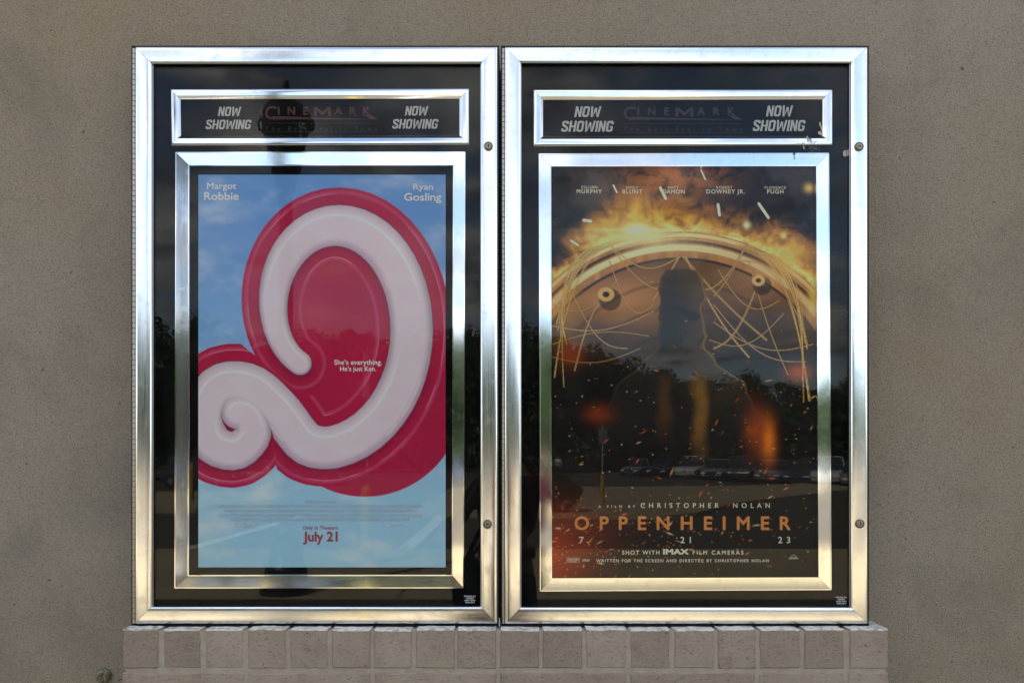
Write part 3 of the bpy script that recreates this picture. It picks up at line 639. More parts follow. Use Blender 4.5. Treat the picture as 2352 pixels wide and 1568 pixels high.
def poster_case(bx, op, hinge, frame_o, stamp_x, stamp_y, locks, label, sign_o, sign_i, pf_o, pf_i, pfprof):
    x0, x1, yt, yb_ = bx; X0, _, Zb = P(x0, yb_, 0); X1, _, Zt = P(x1, yt, 0)
    r = root('poster_case', ((X0 + X1) / 2, 0, Zb), label, 'poster case')
    # shell of black sheet metal: four walls and the backing
    t = .0035; sh = MB()
    sh.box((X0, -.002, Zb), (X0 + t, GY - .001, Zt)); sh.box((X1 - t, -.002, Zb), (X1, GY - .001, Zt))
    sh.box((X0 + t, -.002, Zt - t), (X1 - t, GY - .001, Zt)); sh.box((X0 + t, -.002, Zb), (X1 - t, GY - .001, Zb + t))
    part('case_shell', sh, M['black'], r)
    part('backing_board', MB().box((X0 + t, .058, Zb + t), (X1 - t, .07, Zt - t)), M['felt'], r)
    part('door_lining', MB().box((X0 + t, .0065, Zb + t), (P(op[0][0] - 1.2, 0, 0)[0], .012, Zt - t)), M['black'], r)
    part('door_lining', MB().box((P(op[1][0] + 1.2, 0, 0)[0], .0065, Zb + t), (X1 - t, .012, Zt - t)), M['black'], r)
    door = root('door_frame', (0, 0, 0), '', ''); del door['label'], door['category']; door.parent = r
    rails('rail', frame_o, op, OUT, 0.0, .005, M['alu_z'], M['alu_x'], door)
    # glass pane
    a = P(op[3][0] - 3, op[3][1] + 3, .009); c = P(op[1][0] + 3, op[1][1] - 3, .009)
    part('glass_pane', MB().box((a[0], .0080, a[2]), (c[0], .0125, c[2])), M['glass'], r)
    e = .0016
    a = P(op[3][0], op[3][1], 0); c = P(op[1][0], op[1][1], 0)
    for bx_ in (a[0] + .0008, c[0] - .0008 - e): part('glazing_bead', MB().box((bx_, .0045, a[2]), (bx_ + e, .0078, c[2])), M['bead'], r)
    # piano hinge
    hx = (P(hinge[0], 0, 0)[0] + P(hinge[1], 0, 0)[0]) / 2; hr = (P(hinge[1], 0, 0)[0] - P(hinge[0], 0, 0)[0]) / 2
    hg = part('hinge', MB().box((hx - hr * .55, .001, Zb + .006), (hx + hr * .55, .005, Zt - .004)), M['black'], r)
    step = 12.1 * 2 / 1700; n = int((Zt - Zb - .014) / step)
    if 'k' not in knuckle_mesh:
        kb = MB().lathe([(hr * .8, 0), (hr, .0006), (hr, step - .0016), (hr * .8, step - .001)], n=12)
        me = bpy.data.meshes.new('knuckle'); me.from_pydata(kb.v, [], kb.f); me.materials.append(M['hinge']); me.update(); knuckle_mesh['k'] = me
    g = wloc(hg)
    for i in range(n):
        kx = bpy.data.objects.new('knuckle', knuckle_mesh['k']); COL.objects.link(kx); kx.parent = hg
        kx.location = (hx - g.x + rnd.uniform(-.00015, .00015), -.001 - g.y, Zb + .008 + i * step - g.z)
    # locks
    for (lx, ly, vert) in locks:
        cx, _, cz = P(lx, ly, -.006); lr = 10.8 * 2 / 1700
        lk = part('lock', MB().lathe([(lr * .9, -.001), (lr, .0012), (lr * .96, .0035), (lr * .80, .0045), (lr * .74, .0030)], (cx, -.0035, cz), 28, 'y'), M['lock'], r, smooth=30)
        part('lock_plug', MB().lathe([(lr * .66, 0), (lr * .66, .0046), (lr * .60, .0052)], (cx, -.0035, cz), 24, 'y'), M['lock_face'], lk, smooth=30)
        kw, kh = (.0013, .0042) if vert else (.0042, .0013)
        part('keyhole', MB().box((cx - kw, -.0091, cz - kh), (cx + kw, -.0085, cz + kh)).lathe([(.0019, 0), (.0019, .0007)], (cx + (0 if vert else -.0012), -.0084, cz + (.0014 if vert else 0)), 10, 'y'), M['hole'], lk)
    # inner frames
    hf = root('sign_frame', (0, 0, 0), '', ''); del hf['label'], hf['category']; hf.parent = r
    rails('rail', sign_o, sign_i, SIGN, .044, .012, M['alu_pz'], M['alu_px'], hf)
    pf = root('poster_frame', (0, 0, 0), '', ''); del pf['label'], pf['category']; pf.parent = r
    rails('rail', pf_o, pf_i, pfprof, .044, .012, M['alu_pz'], M['alu_px'], pf)
    # etched safety mark in the corner of the pane
    yy = .0078
    for s, w_, i in (('TEMP-SAFE, INC.', 1., 0), ('TEMPERED', .62, 1), ('SAFETY GLASS', .88, 2), ('16CFR 1201-II', .76, 3)):
        cx = (stamp_x[0] + stamp_x[1]) / 2; hw = (stamp_x[1] - stamp_x[0]) / 2 * w_
        text(s, cx - hw, cx + hw, stamp_y + i * 4.75 - 1.5, stamp_y + i * 4.75 + 1.5, yy, M['stamp'], r, .02, name='safety_mark')
    return r
def rect(x0, y0, x1, y1): return [(x0, y0), (x1, y0), (x1, y1), (x0, y1)]
cl = poster_case((302.8, 1146.3, 106.3, 1437.5), rect(348, 147, 1105.6, 1393), (304.9, 311.2), rect(312, 109.6, 1142.3, 1430.8), (1065.6, 1093), 1368.4,
    ((1122, 336, True), (1119.5, 1203, False)), 'hinged aluminium poster case on the left holding the sky blue poster', 
    [(391, 205.6), (1079.3, 204.2), (1079.3, 333.8), (393, 336)], [(414.7, 228.8), (1055.7, 227), (1055.7, 312), (416, 312.6)],
    [(404.3, 350.4), (1069.5, 349.6), (1065.8, 1349.8), (401.7, 1350.2)], [(436, 381.7), (1040, 381.2), (1037, 1318.6), (434.6, 1319)], PFL)
cr_ = poster_case((1151, 1994.8, 106.3, 1437.5), rect(1195.4, 145.6, 1955, 1394.5), (1153.1, 1159.3), rect(1160, 109.8, 1991.6, 1431), (1919, 1945.5), 1370.8,
    ((1973.4, 336.8, False), (1975, 1202, True)), 'hinged aluminium poster case on the right holding the dark fiery poster',
    [(1223.8, 207), (1912, 206.3), (1912, 334.6), (1224.3, 338)], [(1247, 230), (1889, 229), (1889, 313), (1247, 314)],
    [(1237, 353.8), (1903.2, 352.4), (1909, 1354), (1239.5, 1357)], [(1266.8, 385), (1872, 384.4), (1877.5, 1323.3), (1268.8, 1325.5)], PFR)

# ------------------------------------------------------------------ sign inserts above the posters
def sign(x0, x1, y0, y1, nows, cx0, cx1, ky, m_red, label):
    a = P(x0, y1, .053); c = P(x1, y0, .053)
    s = part('sign_insert', MB().box((a[0] - .004, .053, a[2] - .004), (c[0] + .004, .0545, c[2] + .004)), M['felt'], org=(a[0], .053, a[2])); tag(s, label, 'sign')
    yy = .0526
    for (t0, t1, ta, tb), (u0, u1, ua, ub) in nows:
        cond_text('NOW', t0, t1, ta, tb, yy, M['now'], s); cond_text('SHOWING', u0, u1, ua, ub, yy, M['now'], s)
    w = (cx1 - cx0) / 262.5; X_ = lambda v: cx0 + (v - 605.3) * w; Y_ = lambda v: v + ky
    text('INE', X_(638), X_(708), Y_(245.6), Y_(264.5), yy, m_red, s, .035, track=True)
    text('ARK', X_(768), X_(850), Y_(245.6), Y_(264.5), yy, m_red, s, .035, track=True)
    flat('logo', [[(X_(p), Y_(q)) for p, q in poly] for poly in (
        [q for q in [[(640, 267.5), (867.8, 274.6), (620, 274.6), (626, 267.5)]]] +
        [q[::-1] for q in ribbon([(635, 248.5)] + arc(626, 258.5, 14, 12.5, -95, -180, 6)[0:] + arc(624, 262, 12.5, 9.6, 180, 95, 5), 2.6)] +
        [[(852, 264.8), (867.8, 274.0), (852, 274.0), (836, 264.8)][::-1], [(721, 246), (728, 246), (728, 267), (721, 267)][::-1], [(753, 246), (760, 246), (760, 267), (753, 267)][::-1], [(728.1, 246), (728.1, 254), (740.5, 266), (740.5, 257)][::-1], [(752.9, 246), (752.9, 254), (740.6, 266), (740.6, 257)]])], yy, m_red, s)
    text('The Best Seat In Town', X_(609), X_(866), Y_(290.5), Y_(300.5), yy, M['dim'], s, -.004, track=True)
    flat('rule_line', [[(X_(606), Y_(q)), (X_(867), Y_(q)), (X_(867), Y_(q + .9)), (X_(606), Y_(q + .9))][::-1] for q in (282.8, 303)], yy, M['dim'], s)
    return s
sign(414, 1057, 228, 313, (((500.3, 554.3, 245.6, 267), (472, 579.3, 275.4, 296.9)), ((929.9, 984, 244, 265.8), (901, 1008.9, 273.8, 295.8))), 605.3, 867.8, 0, M['red'], 'dark sign strip with two grey phrases above the sky blue poster')
sign(1246, 1890, 229, 315, (((1319, 1381.6, 244.6, 269), (1288.9, 1412, 277.9, 302.9)), ((1759.3, 1821.8, 242.7, 267.7), (1729, 1852.4, 276, 301.5))), 1429, 1706.6, 1, mat('dull_red_print', (.030, .011, .011), .6), 'dark sign strip with two grey phrases above the fiery poster')

# ------------------------------------------------------------------ dried tape and glue on the panes
def shards(name, polys, m, parent, yy=.0074, th=.0004):
    mb = MB()
    for i, q in enumerate(polys):
        f = [P(x, y, yy - .0003 * (i % 3)) for x, y in q]; n = len(f); k = len(mb.v)
        mb.v += f + [(a, b + th, c) for a, b, c in f]; mb.f.append([k + t for t in range(n)][::-1]); mb.f.append([k + n + t for t in range(n)])
        for t in range(n): mb.f.append([k + t, k + (t + 1) % n, k + n + (t + 1) % n, k + n + t])
        mb.m += [0] * (n + 2)
    return part(name, mb, m, parent)
def flecks(n, cx, cy, sx, sy, s0, s1, seed):
    r = random.Random(seed); out = []
    for _ in range(n):
        x, y, s = r.gauss(cx, sx), r.gauss(cy, sy), r.uniform(s0, s1); a = r.uniform(0, 6.28)
        out.append([(x + s * r.uniform(.4, 1) * math.cos(a + k * 1.5), y + s * r.uniform(.4, 1) * math.sin(a + k * 1.5)) for k in range(4)])
    return out
def px4(l, s=3.92, ox=1980, oy=100): return [((ox + x / s) / 1.22449, (oy + y / s) / 1.22449) for x, y in l]
shards('tape_residue', [px4(q) for q in ([(1272, 960), (1282, 950), (1300, 1010), (1308, 1060), (1296, 1050), (1284, 1010), (1270, 985)], [(1256, 1068), (1272, 1052), (1290, 1060), (1304, 1078), (1302, 1104), (1290, 1098), (1276, 1094), (1258, 1084)],
    [(1130, 1108), (1142, 1110), (1158, 1140), (1166, 1168), (1140, 1172), (1132, 1140)], [(1076, 1182), (1096, 1184), (1110, 1186), (1108, 1206), (1092, 1212)], [(1092, 1212), (1110, 1230), (1104, 1256), (1094, 1244)], [(1206, 1186), (1240, 1154), (1246, 1160), (1222, 1188)])], M['tape'], cr_)
o = shards('glue_flecks', flecks(60, *px4([(1225, 1215)])[0], 11, 7, .25, .9, 3) + flecks(110, *px4([(1210, 1258)])[0], 12, 5.5, .2, .6, 4) + flecks(30, *px4([(1320, 1100)])[0], 6, 8, .2, .8, 5), M['film'], cr_); o['kind'] = 'stuff'
shards('glue_smudge', [px4(q) for q in ([(1532, 1290), (1545, 1270), (1562, 1268), (1566, 1330), (1548, 1336), (1534, 1318)], [(1572, 1266), (1584, 1262), (1586, 1326), (1574, 1330)], [(1592, 1256), (1600, 1250), (1601, 1318), (1593, 1322)])], M['film'], cr_)
o = shards('glue_flecks', flecks(46, 693, 290, 4, 4, .2, .6, 8) + flecks(34, 690, 312, 2.2, 9, .2, .55, 9) + flecks(22, 700, 1330, 60, 60, .2, .6, 11), M['film'], cl); o['kind'] = 'stuff'
mb = MB(); a = P(1147, 1437.6, -.006)
for i in range(9):
    z = a[2] + i * .0028; q = .0042 - .0003 * i; mb.v += [(a[0] + q * rnd.uniform(.4, 1.1) * math.cos(t * 1.0472), -.004 + q * rnd.uniform(.5, 1.) * math.sin(t * 1.0472), z) for t in range(6)]
for i in range(8):
    for t in range(6): mb.f.append([i * 6 + t, i * 6 + (t + 1) % 6, (i + 1) * 6 + (t + 1) % 6, (i + 1) * 6 + t])
mb.f.append([48 + t for t in range(6)]); mb.m = [0] * len(mb.f)
tag(part('foil_scrap', mb, mat('crumpled_foil', (.35, .35, .38), .35, .9), org=(a[0], 0, a[2])), 'crumpled silvery scrap wedged at the foot of the gap between the cases', 'scrap')

# mossy stub in the wall
a = P(239, 1550, GY); mb = MB().lathe([(.021, -.004), (.0215, .004), (.019, .009), (.012, .0125), (.004, .011)], (a[0], GY, a[2]), 22, 'y')
mb.v = [(x + rnd.uniform(-.0014, .0014), y + rnd.uniform(-.0018, .0018) if y < GY else y, z + rnd.uniform(-.0014, .0014)) for x, y, z in mb.v]
m = mat('mossy_metal', rough=.9); setin(m, 'Base Color', ramp(m, noise(m, 160, 4), [(.35, (.03, .028, .016)), (.5, (.14, .125, .07)), (.68, (.34, .31, .20))])); setin(m, 'Normal', bump(m, noise(m, 200, 4), .9, .004))
tag(part('pipe_stub', mb, m, org=(a[0], GY, a[2]), smooth=40), 'small mossy round stub set in the stucco left of the brick ledge', 'pipe stub')


# ------------------------------------------------------------------ what stands behind the camera and mirrors in the panes
def E_(px, py, r): return ((px - 1176) * r / 1700, -(r - 2.0), EYE + (1045 - py) * r / 1700)
# lamp post
X, Y, _ = E_(656, 0, 8.6)
lp = root('lamp_post', (X, Y, 0), 'black iron lamp post with acorn lantern, mirrored over the sky blue poster', 'lamp post')
def zz_(py): return EYE + (1045 - py) * 8.6 / 1700
part('post', MB().lathe([(.30, 0), (.30, .10), (.25, .13), (.24, .30), (.20, .36), (.17, .50), (.135, .58), (.12, .66), (.135, .70), (.10, .76), (.085, .90), (.082, 2.2), (.074, zz_(452)), (.10, zz_(448)), (.075, zz_(440)), (.11, zz_(432)), (.12, zz_(426))], (X, Y, 0), 24), M['iron'], lp, smooth=30)
ln = part('lantern', MB().lathe([(.12, zz_(425)), (.13, zz_(405)), (.17, zz_(395)), (.185, zz_(372)), (.25, zz_(312)), (.28, zz_(296)), (.29, zz_(268)), (.27, zz_(258)), (.20, zz_(240)), (.13, zz_(232)), (.075, zz_(224)), (.04, zz_(214)), (.035, zz_(205)), (.045, zz_(196)), (.03, zz_(186)), (.005, zz_(182))], (X, Y, 0), 8), M['iron'], lp, smooth=20)
for a in (-.9, 2.2):
    part('flood_lens', MB().lathe([(.055, 0), (.07, .03), (.07, .06)], (X + .27 * math.sin(a), Y + .27 * math.cos(a), zz_(270)), 16, 'y'), M['lens'], ln)
def ring(mb, c, r, t, n=20):
    pts = [(c[0] + r * math.cos(2 * math.pi * i / n), c[1], c[2] + r * math.sin(2 * math.pi * i / n)) for i in range(n + 1)]; mb.tube(pts, t, 6)
for s in (-1, 1):
    mb = MB(); ring(mb, (X + s * .24, Y, zz_(285)), .085, .014); part('scroll_handle', mb, M['iron'], ln)
# bollards
for (px, rr, h, d, lab) in ((843, 10.97, 1.12, .20, 'yellow domed bollard at the near kerb by the crosswalk, with a sign rod'), (616, 22.1, 1.25, .18, 'yellow bollard across the road beside the crosswalk'), (440, 26.9, 1.3, .18, 'yellow bollard farthest along the road, mirrored at the left edge')):
    X, Y, _ = E_(px, 0, rr); z0 = 0 if rr < 12 else -.012
    o = root('bollard', (X, Y, z0), lab, 'bollard', 'yellow bollards along the road')
    part('bollard_post', MB().lathe([(d / 2, z0), (d / 2, z0 + h - .08), (d * .46, z0 + h - .03), (d * .3, z0 + h + .02), (.012, z0 + h + .05)], (X, Y, 0), 20), M['yellow'], o, smooth=40)
X, Y, _ = E_(843, 0, 10.97)
sp = root('crosswalk_sign', (X, Y, 1.16), 'thin steel sign rod with an edge-on white plate rising from the yellow bollard', 'sign')
part('sign_rod', MB().tube([(X, Y, 1.165), (X, Y, 3.25)], .010), M['steel'], sp); part('plate', MB().box((X - .012, Y - .2, 2.45), (X - .0102, Y + .25, 3.1)), M['line'], sp)
X, Y, _ = E_(1384, 0, 25)
sp = root('parking_sign', (X, Y, -.01), 'small white sign on a post with a yellow foot on the traffic island', 'sign')
part('sign_post', MB().tube([(X, Y, .9), (X, Y, 2.6)], .03), M['steel'], sp); part('post_sleeve', MB().lathe([(.07, -.01), (.07, .9), (.03, .95)], (X, Y, 0), 14), M['yellow'], sp)
part('plate', MB().box((X - .15, Y + .032, 1.95), (X + .15, Y + .036, 2.5)), mat('weathered_plate', (.10, .10, .10), .6), sp)
# parking lot light
X, Y, _ = E_(1745, 0, 62)
sp = root('parking_light', (X, Y, -.15), 'tall dark twin-headed parking lot light among the parked cars', 'street light')
part('pole', MB().tube([(X, Y, -.15), (X, Y, 7.3)], [.12, .08]), M['iron'], sp); part('crossarm', MB().box((X - .8, Y - .04, 7.3), (X + .8, Y + .04, 7.38)), M['iron'], sp)
for s in (-1, 1): part('lamp_head', MB().box((X + s * .75 - .3, Y - .2, 7.2), (X + s * .75 + .3, Y + .2, 7.31 - .012)), M['iron'], sp)

# trees: trunk with limbs, crown of leaf-sized faces in clumps
def crown_mesh(name, seed, cx, cz, rx, rz, n, clumps, s0, s1, mat_):
    r = np.random.RandomState(seed)
    cc_ = r.normal(size=(clumps, 3)); cc_ /= np.linalg.norm(cc_, axis=1)[:, None]; cc_ *= (r.rand(clumps, 1) ** .45) * np.array([rx * .8, rx * .8, rz * .85]); cr2 = r.uniform(.16, .36, clumps) * rx
    ci = r.randint(0, clumps, n); p = r.normal(size=(n, 3)); p /= np.linalg.norm(p, axis=1)[:, None]; p *= (r.rand(n, 1) ** .5) * cr2[ci][:, None]
    c = cc_[ci] + p + np.array([0, 0, cz])
    a = r.normal(size=(n, 3)); a /= np.linalg.norm(a, axis=1)[:, None]; b_ = np.cross(a, r.normal(size=(n, 3))); b_ /= np.linalg.norm(b_, axis=1)[:, None]
    s = r.uniform(s0, s1, n)[:, None]
    v = np.stack([c - a * s, c - b_ * s * .6, c + a * s, c + b_ * s * .6], 1).reshape(-1, 3)
    me = bpy.data.meshes.new(name); me.vertices.add(4 * n); me.vertices.foreach_set('co', v.astype(np.float32).ravel())
    me.loops.add(4 * n); me.loops.foreach_set('vertex_index', np.arange(4 * n, dtype=np.int32)); me.polygons.add(n)
    me.polygons.foreach_set('loop_start', np.arange(0, 4 * n, 4, dtype=np.int32)); me.polygons.foreach_set('loop_total', np.full(n, 4, np.int32)); me.update(); me.materials.append(mat_); return me
def tree(seed, H):
    t = root('broadleaf_tree', (0, 0, 0), '', 'tree', 'trees beyond the parking lot'); r = random.Random(seed)
    mb = MB().tube([(0, 0, -.2), (.1, 0, H * .25), (-.1, .1, H * .5), (0, 0, H * .8)], [.3, .22, .16, .05])
    for i in range(6):
        a = i * 1.05; mb.tube([(0, 0, H * (.25 + .06 * i)), (math.cos(a) * H * .16, math.sin(a) * H * .16, H * (.42 + .06 * i)), (math.cos(a) * H * .26, math.sin(a) * H * .26, H * (.5 + .06 * i))], [.1, .07, .03], 6)
    part('trunk', mb, M['bark'], t)
    link('crown', crown_mesh('crown', seed, 0, H * .58, H * .42, H * .44, 7000, 46, .12, .30, M['leaf']), None, t); return t
protos = [tree(3, 12), tree(8, 12), tree(21, 12)]; used = set()
spots = [(330, 690, 50), (430, 735, 58), (520, 772, 64), (610, 765, 66), (700, 770, 70), (790, 762, 72), (880, 758, 74), (965, 768, 76), (1050, 752, 76), (1130, 748, 78), (1205, 742, 74), (1290, 775, 80), (1370, 800, 84), (1450, 835, 90), (1530, 850, 95), (1620, 848, 95), (1700, 860, 98), (1790, 880, 100), (1880, 872, 98), (1960, 862, 96), (2050, 850, 96), (230, 700, 52), (2160, 840, 96)]
where = ['tallest tree, at the far left of the mirrored treeline', 'tree second from the left end of the mirrored treeline', 'tree right of the tallest pair, behind the far bollard', 'tree mirrored just left of the lamp post shaft', 'tree mirrored just right of the lamp post shaft', 'tree mirrored behind the middle of the swirl', 'tree mirrored above the crimson field of the swirl', 'tree mirrored at the right edge of the sky blue poster', 'tree mirrored in the black strip right of the sky blue poster', 'tree hidden behind the gap between the cases', 'dark tree mirrored left of the fiery poster', 'tree mirrored at the left edge of the fiery poster', 'tree behind the small white island sign', 'lower tree between the island sign and the smoke column', 'tree mirrored behind the left half of the smoke column', 'tree mirrored behind the right half of the smoke column', 'tree just left of the tall parking light', 'tree just right of the tall parking light', 'tree mirrored at the right edge of the fiery poster', 'tree mirrored in the black strip right of the fiery poster', 'tree second from the right end of the treeline', 'outermost tree beyond the left end of the treeline', 'outermost tree beyond the right end of the treeline']
for i, ((px, py, rr), lab) in enumerate(zip(spots, where)):
    t = protos[i] if i < 3 else copy_tree(protos[(i * 7) % 3])
    X, Y, Z = E_(px, py, rr); t.location = (X, Y, -.15); s = (Z + .15) / 12.0 * 1.02; t.scale = (s * 1.15, s * 1.15, s); t.rotation_euler = (0, 0, i * 1.7); t['label'] = lab
me = crown_mesh('far_woodland', 77, 0, 0, 1, 1, 10, 3, .1, .2, M['leaf'])
r_ = np.random.RandomState(4); n = 26000
v = np.empty((n, 4, 3)); xx = r_.uniform(-75, 75, n); hmax = 8.5 + 1.6 * np.sin(xx * .23) + 1.2 * np.sin(xx * .61 + 1) - .03 * np.maximum(xx, 0)
c0 = np.stack([xx, -100 + r_.uniform(-5, 5, n) + np.abs(xx) * .2, r_.rand(n) * hmax * .8], 1)
for q in range(4): v[:, q] = c0 + r_.normal(size=(n, 3)) * .42
me2 = bpy.data.meshes.new('far_woodland'); me2.vertices.add(4 * n); me2.vertices.foreach_set('co', v.astype(np.float32).ravel()); me2.loops.add(4 * n); me2.loops.foreach_set('vertex_index', np.arange(4 * n, dtype=np.int32)); me2.polygons.add(n)
me2.polygons.foreach_set('loop_start', np.arange(0, 4 * n, 4, dtype=np.int32)); me2.polygons.foreach_set('loop_total', np.full(n, 4, np.int32)); me2.update(); bpy.data.meshes.remove(me)
o = link('far_woodland', me2, M['leaf']); o['kind'] = 'stuff'; o['label'] = 'dark far woodland behind the parking lot trees'; o['category'] = 'woodland'
# bush on the island
X, Y, _ = E_(1285, 0, 21)
b_ = root('round_bush', (X, Y, 0), 'round green bush on the corner of the traffic island', 'bush')
o = link('foliage', crown_mesh('foliage', 5, 0, .55, .85, .6, 5000, 40, .02, .05, M['bush']), None, b_)
part('stem', MB().tube([(X, Y, -.02), (X, Y, .5)], .04), M['bark'], b_)

# cars
CARGLASS = mat('car_glass', (.02, .025, .03), .05, 0, .8); TYRE = mat('tyre_rubber', (.02, .02, .02), .8); RIM = mat('wheel_rim', (.5, .5, .52), .3, 1.); TAIL = mat('tail_lamp', (.35, .02, .02), .3); HEAD = mat('head_lamp', (.7, .7, .68), .15)
def car_paint(c): m = mat('car_paint', c, .25, .0, .6); m.node_tree.nodes['Principled BSDF'].inputs['Coat Weight'].default_value = .6; return m
def car(col, suv):
    t = root('parked_car', (0, 0, 0), '', 'car'); H = 1.68 if suv else 1.45; hb = .98 if suv else .88
    L = 2.3; st = [(-L, .45, hb * .78, .70), (-L + .08, .30, hb * .92, .80), (-L + .5, .22, hb, .88), (-1.0, .2, hb + .02, .91), (.2, .2, hb, .91), (1.1, .2, hb - .03, .90), (1.8, .22, hb - .12, .86), (L - .08, .3, hb - .25, .78), (L, .42, hb - .35, .66)]
    mb = MB()
    for x, z0, z1, w_ in st:
        for yy, zz in ((-w_ * .9, z0), (-w_, z0 + .2), (-w_, z1 - .12), (-w_ * .86, z1), (w_ * .86, z1), (w_, z1 - .12), (w_, z0 + .2), (w_ * .9, z0)): mb.v.append((x, yy, zz))
    for i in range(len(st) - 1):
        for j in range(8): mb.f.append([i * 8 + j, i * 8 + (j + 1) % 8, (i + 1) * 8 + (j + 1) % 8, (i + 1) * 8 + j])
    mb.f.append(list(range(8))[::-1]); mb.f.append([(len(st) - 1) * 8 + j for j in range(8)]); mb.m = [0] * len(mb.f)
    body = part('body', mb, col, t, smooth=40)
    xr = -1.95 if suv else -1.5
    def cab(xa, xb, xc, xd, za, zb, wa, wb):
        q = MB(); q.v = [(xa, -wa, za), (xd, -wa, za), (xd, wa, za), (xa, wa, za), (xb, -wb, zb), (xc, -wb, zb), (xc, wb, zb), (xb, wb, zb)]
        q.f = [[0, 3, 2, 1], [4, 5, 6, 7], [0, 1, 5, 4], [1, 2, 6, 5], [2, 3, 7, 6], [3, 0, 4, 7]]; q.m = [0] * 6; return q
    part('cabin_glass', cab(xr, xr + (.25 if suv else .55), .35, 1.15, hb - .04, H - .03, .82, .64), CARGLASS, t)
    part('roof', cab(xr + (.23 if suv else .53), xr + (.3 if suv else .62), .3, .38, H - .028, H + .03, .655, .60), col, t)
    for s in (-1, 1):
        part('pillar', MB().tube([(-.45, s * .83, hb), (-.42, s * .66, H - .02)], .04, 6), col, t)
        part('tail_lamp', MB().box((-L - .005, s * .62 - .14, hb * .66), (-L + .06, s * .62 + .14, hb * .80)), TAIL, t)
        part('head_lamp', MB().box((L - .1, s * .55 - .16, hb - .42), (L + .004, s * .55 + .16, hb - .30)), HEAD, t)
        for x in (-1.45, 1.4):
            wl = MB(); wl.lathe([(.20, -.1), (.33, -.09), (.345, 0), (.33, .09), (.20, .1)], (x, s * .80, .345), 20, 'y'); wh = part('wheel', wl, TYRE, t, smooth=40)
            part('rim', MB().lathe([(.20, -.105), (.05, -.108)] if s > 0 else [(.05, .108), (.20, .105)], (x, s * .80, .345), 16, 'y'), RIM, wh)
    return t
cp = [car(car_paint(c), s) for c, s in (((.22, .23, .25), False), ((.06, .065, .075), True), ((.50, .50, .49), True), ((.03, .045, .10), False))]
names = ['silver sedan', 'dark grey sport utility', 'white sport utility', 'dark blue sedan']
cs = [(1465, 62, 0), (1525, 60, 3), (1590, 56, 2), (1650, 54, 0), (1710, 50, 1), (1775, 47, 0), (1840, 45, 3), (1905, 43, 2), (1975, 40, 0), (2050, 38, 1)]
place = ['at the far left end of the parking row', 'second from the left in the parking row', 'mirrored left of the smoke column foot', 'mirrored behind the smoke column', 'standing just left of the parking light', 'standing just right of the parking light', 'mirrored by the right edge of the fiery poster', 'mirrored in the strip right of the fiery poster', 'second from the near end of the parking row', 'nearest in the parking row']
usedp = set()
for (px, rr, kk), pl_ in list(zip(cs, place)) + [((470, 40, 1), 'parked across the road behind the two far bollards'), ((590, 42, 0), 'parked across the road left of the lamp post'), ((720, 44, 3), 'parked across the road right of the lamp post')]:
    t = cp[kk] if kk not in usedp else copy_tree(cp[kk]); usedp.add(kk)
    X, Y, _ = E_(px, 0, rr); t.location = (X, Y, -.15); t.rotation_euler = (0, 0, R(118) if px > 1000 else R(14 + px % 7)); t['label'] = names[kk] + ' ' + pl_; t['group'] = 'cars parked beyond the road'

# ------------------------------------------------------------------ people
SKIN = mat('skin', (.48, .30, .22), .5); SKIN.node_tree.nodes['Principled BSDF'].inputs['Subsurface Weight'].default_value = .05
def skin_mesh(name, joints, edges, rt, m, parent, sub=2):
    me = bpy.data.meshes.new(name); ks = list(joints); g = wloc(parent)
    me.from_pydata([tuple(Vector(joints[k][0]) - g) for k in ks], [(ks.index(a), ks.index(b)) for a, b in edges], []); me.update()
    o = bpy.data.objects.new(name, me); COL.objects.link(o); sm_ = o.modifiers.new('s', 'SKIN'); sm_.use_smooth_shade = True; sb = o.modifiers.new('d', 'SUBSURF'); sb.levels = sb.render_levels = sub
    for i, k in enumerate(ks):
        rr = joints[k][1]; rr = rr if isinstance(rr, tuple) else (rr, rr); me.skin_vertices[0].data[i].radius = rr; me.skin_vertices[0].data[i].use_root = (k == rt)
    bpy.context.view_layer.update(); out = bpy.data.meshes.new_from_object(o.evaluated_get(bpy.context.evaluated_depsgraph_get())); bpy.data.objects.remove(o)
    out.name = name; out.materials.clear(); out.materials.append(m); return link(name, out, None, parent)
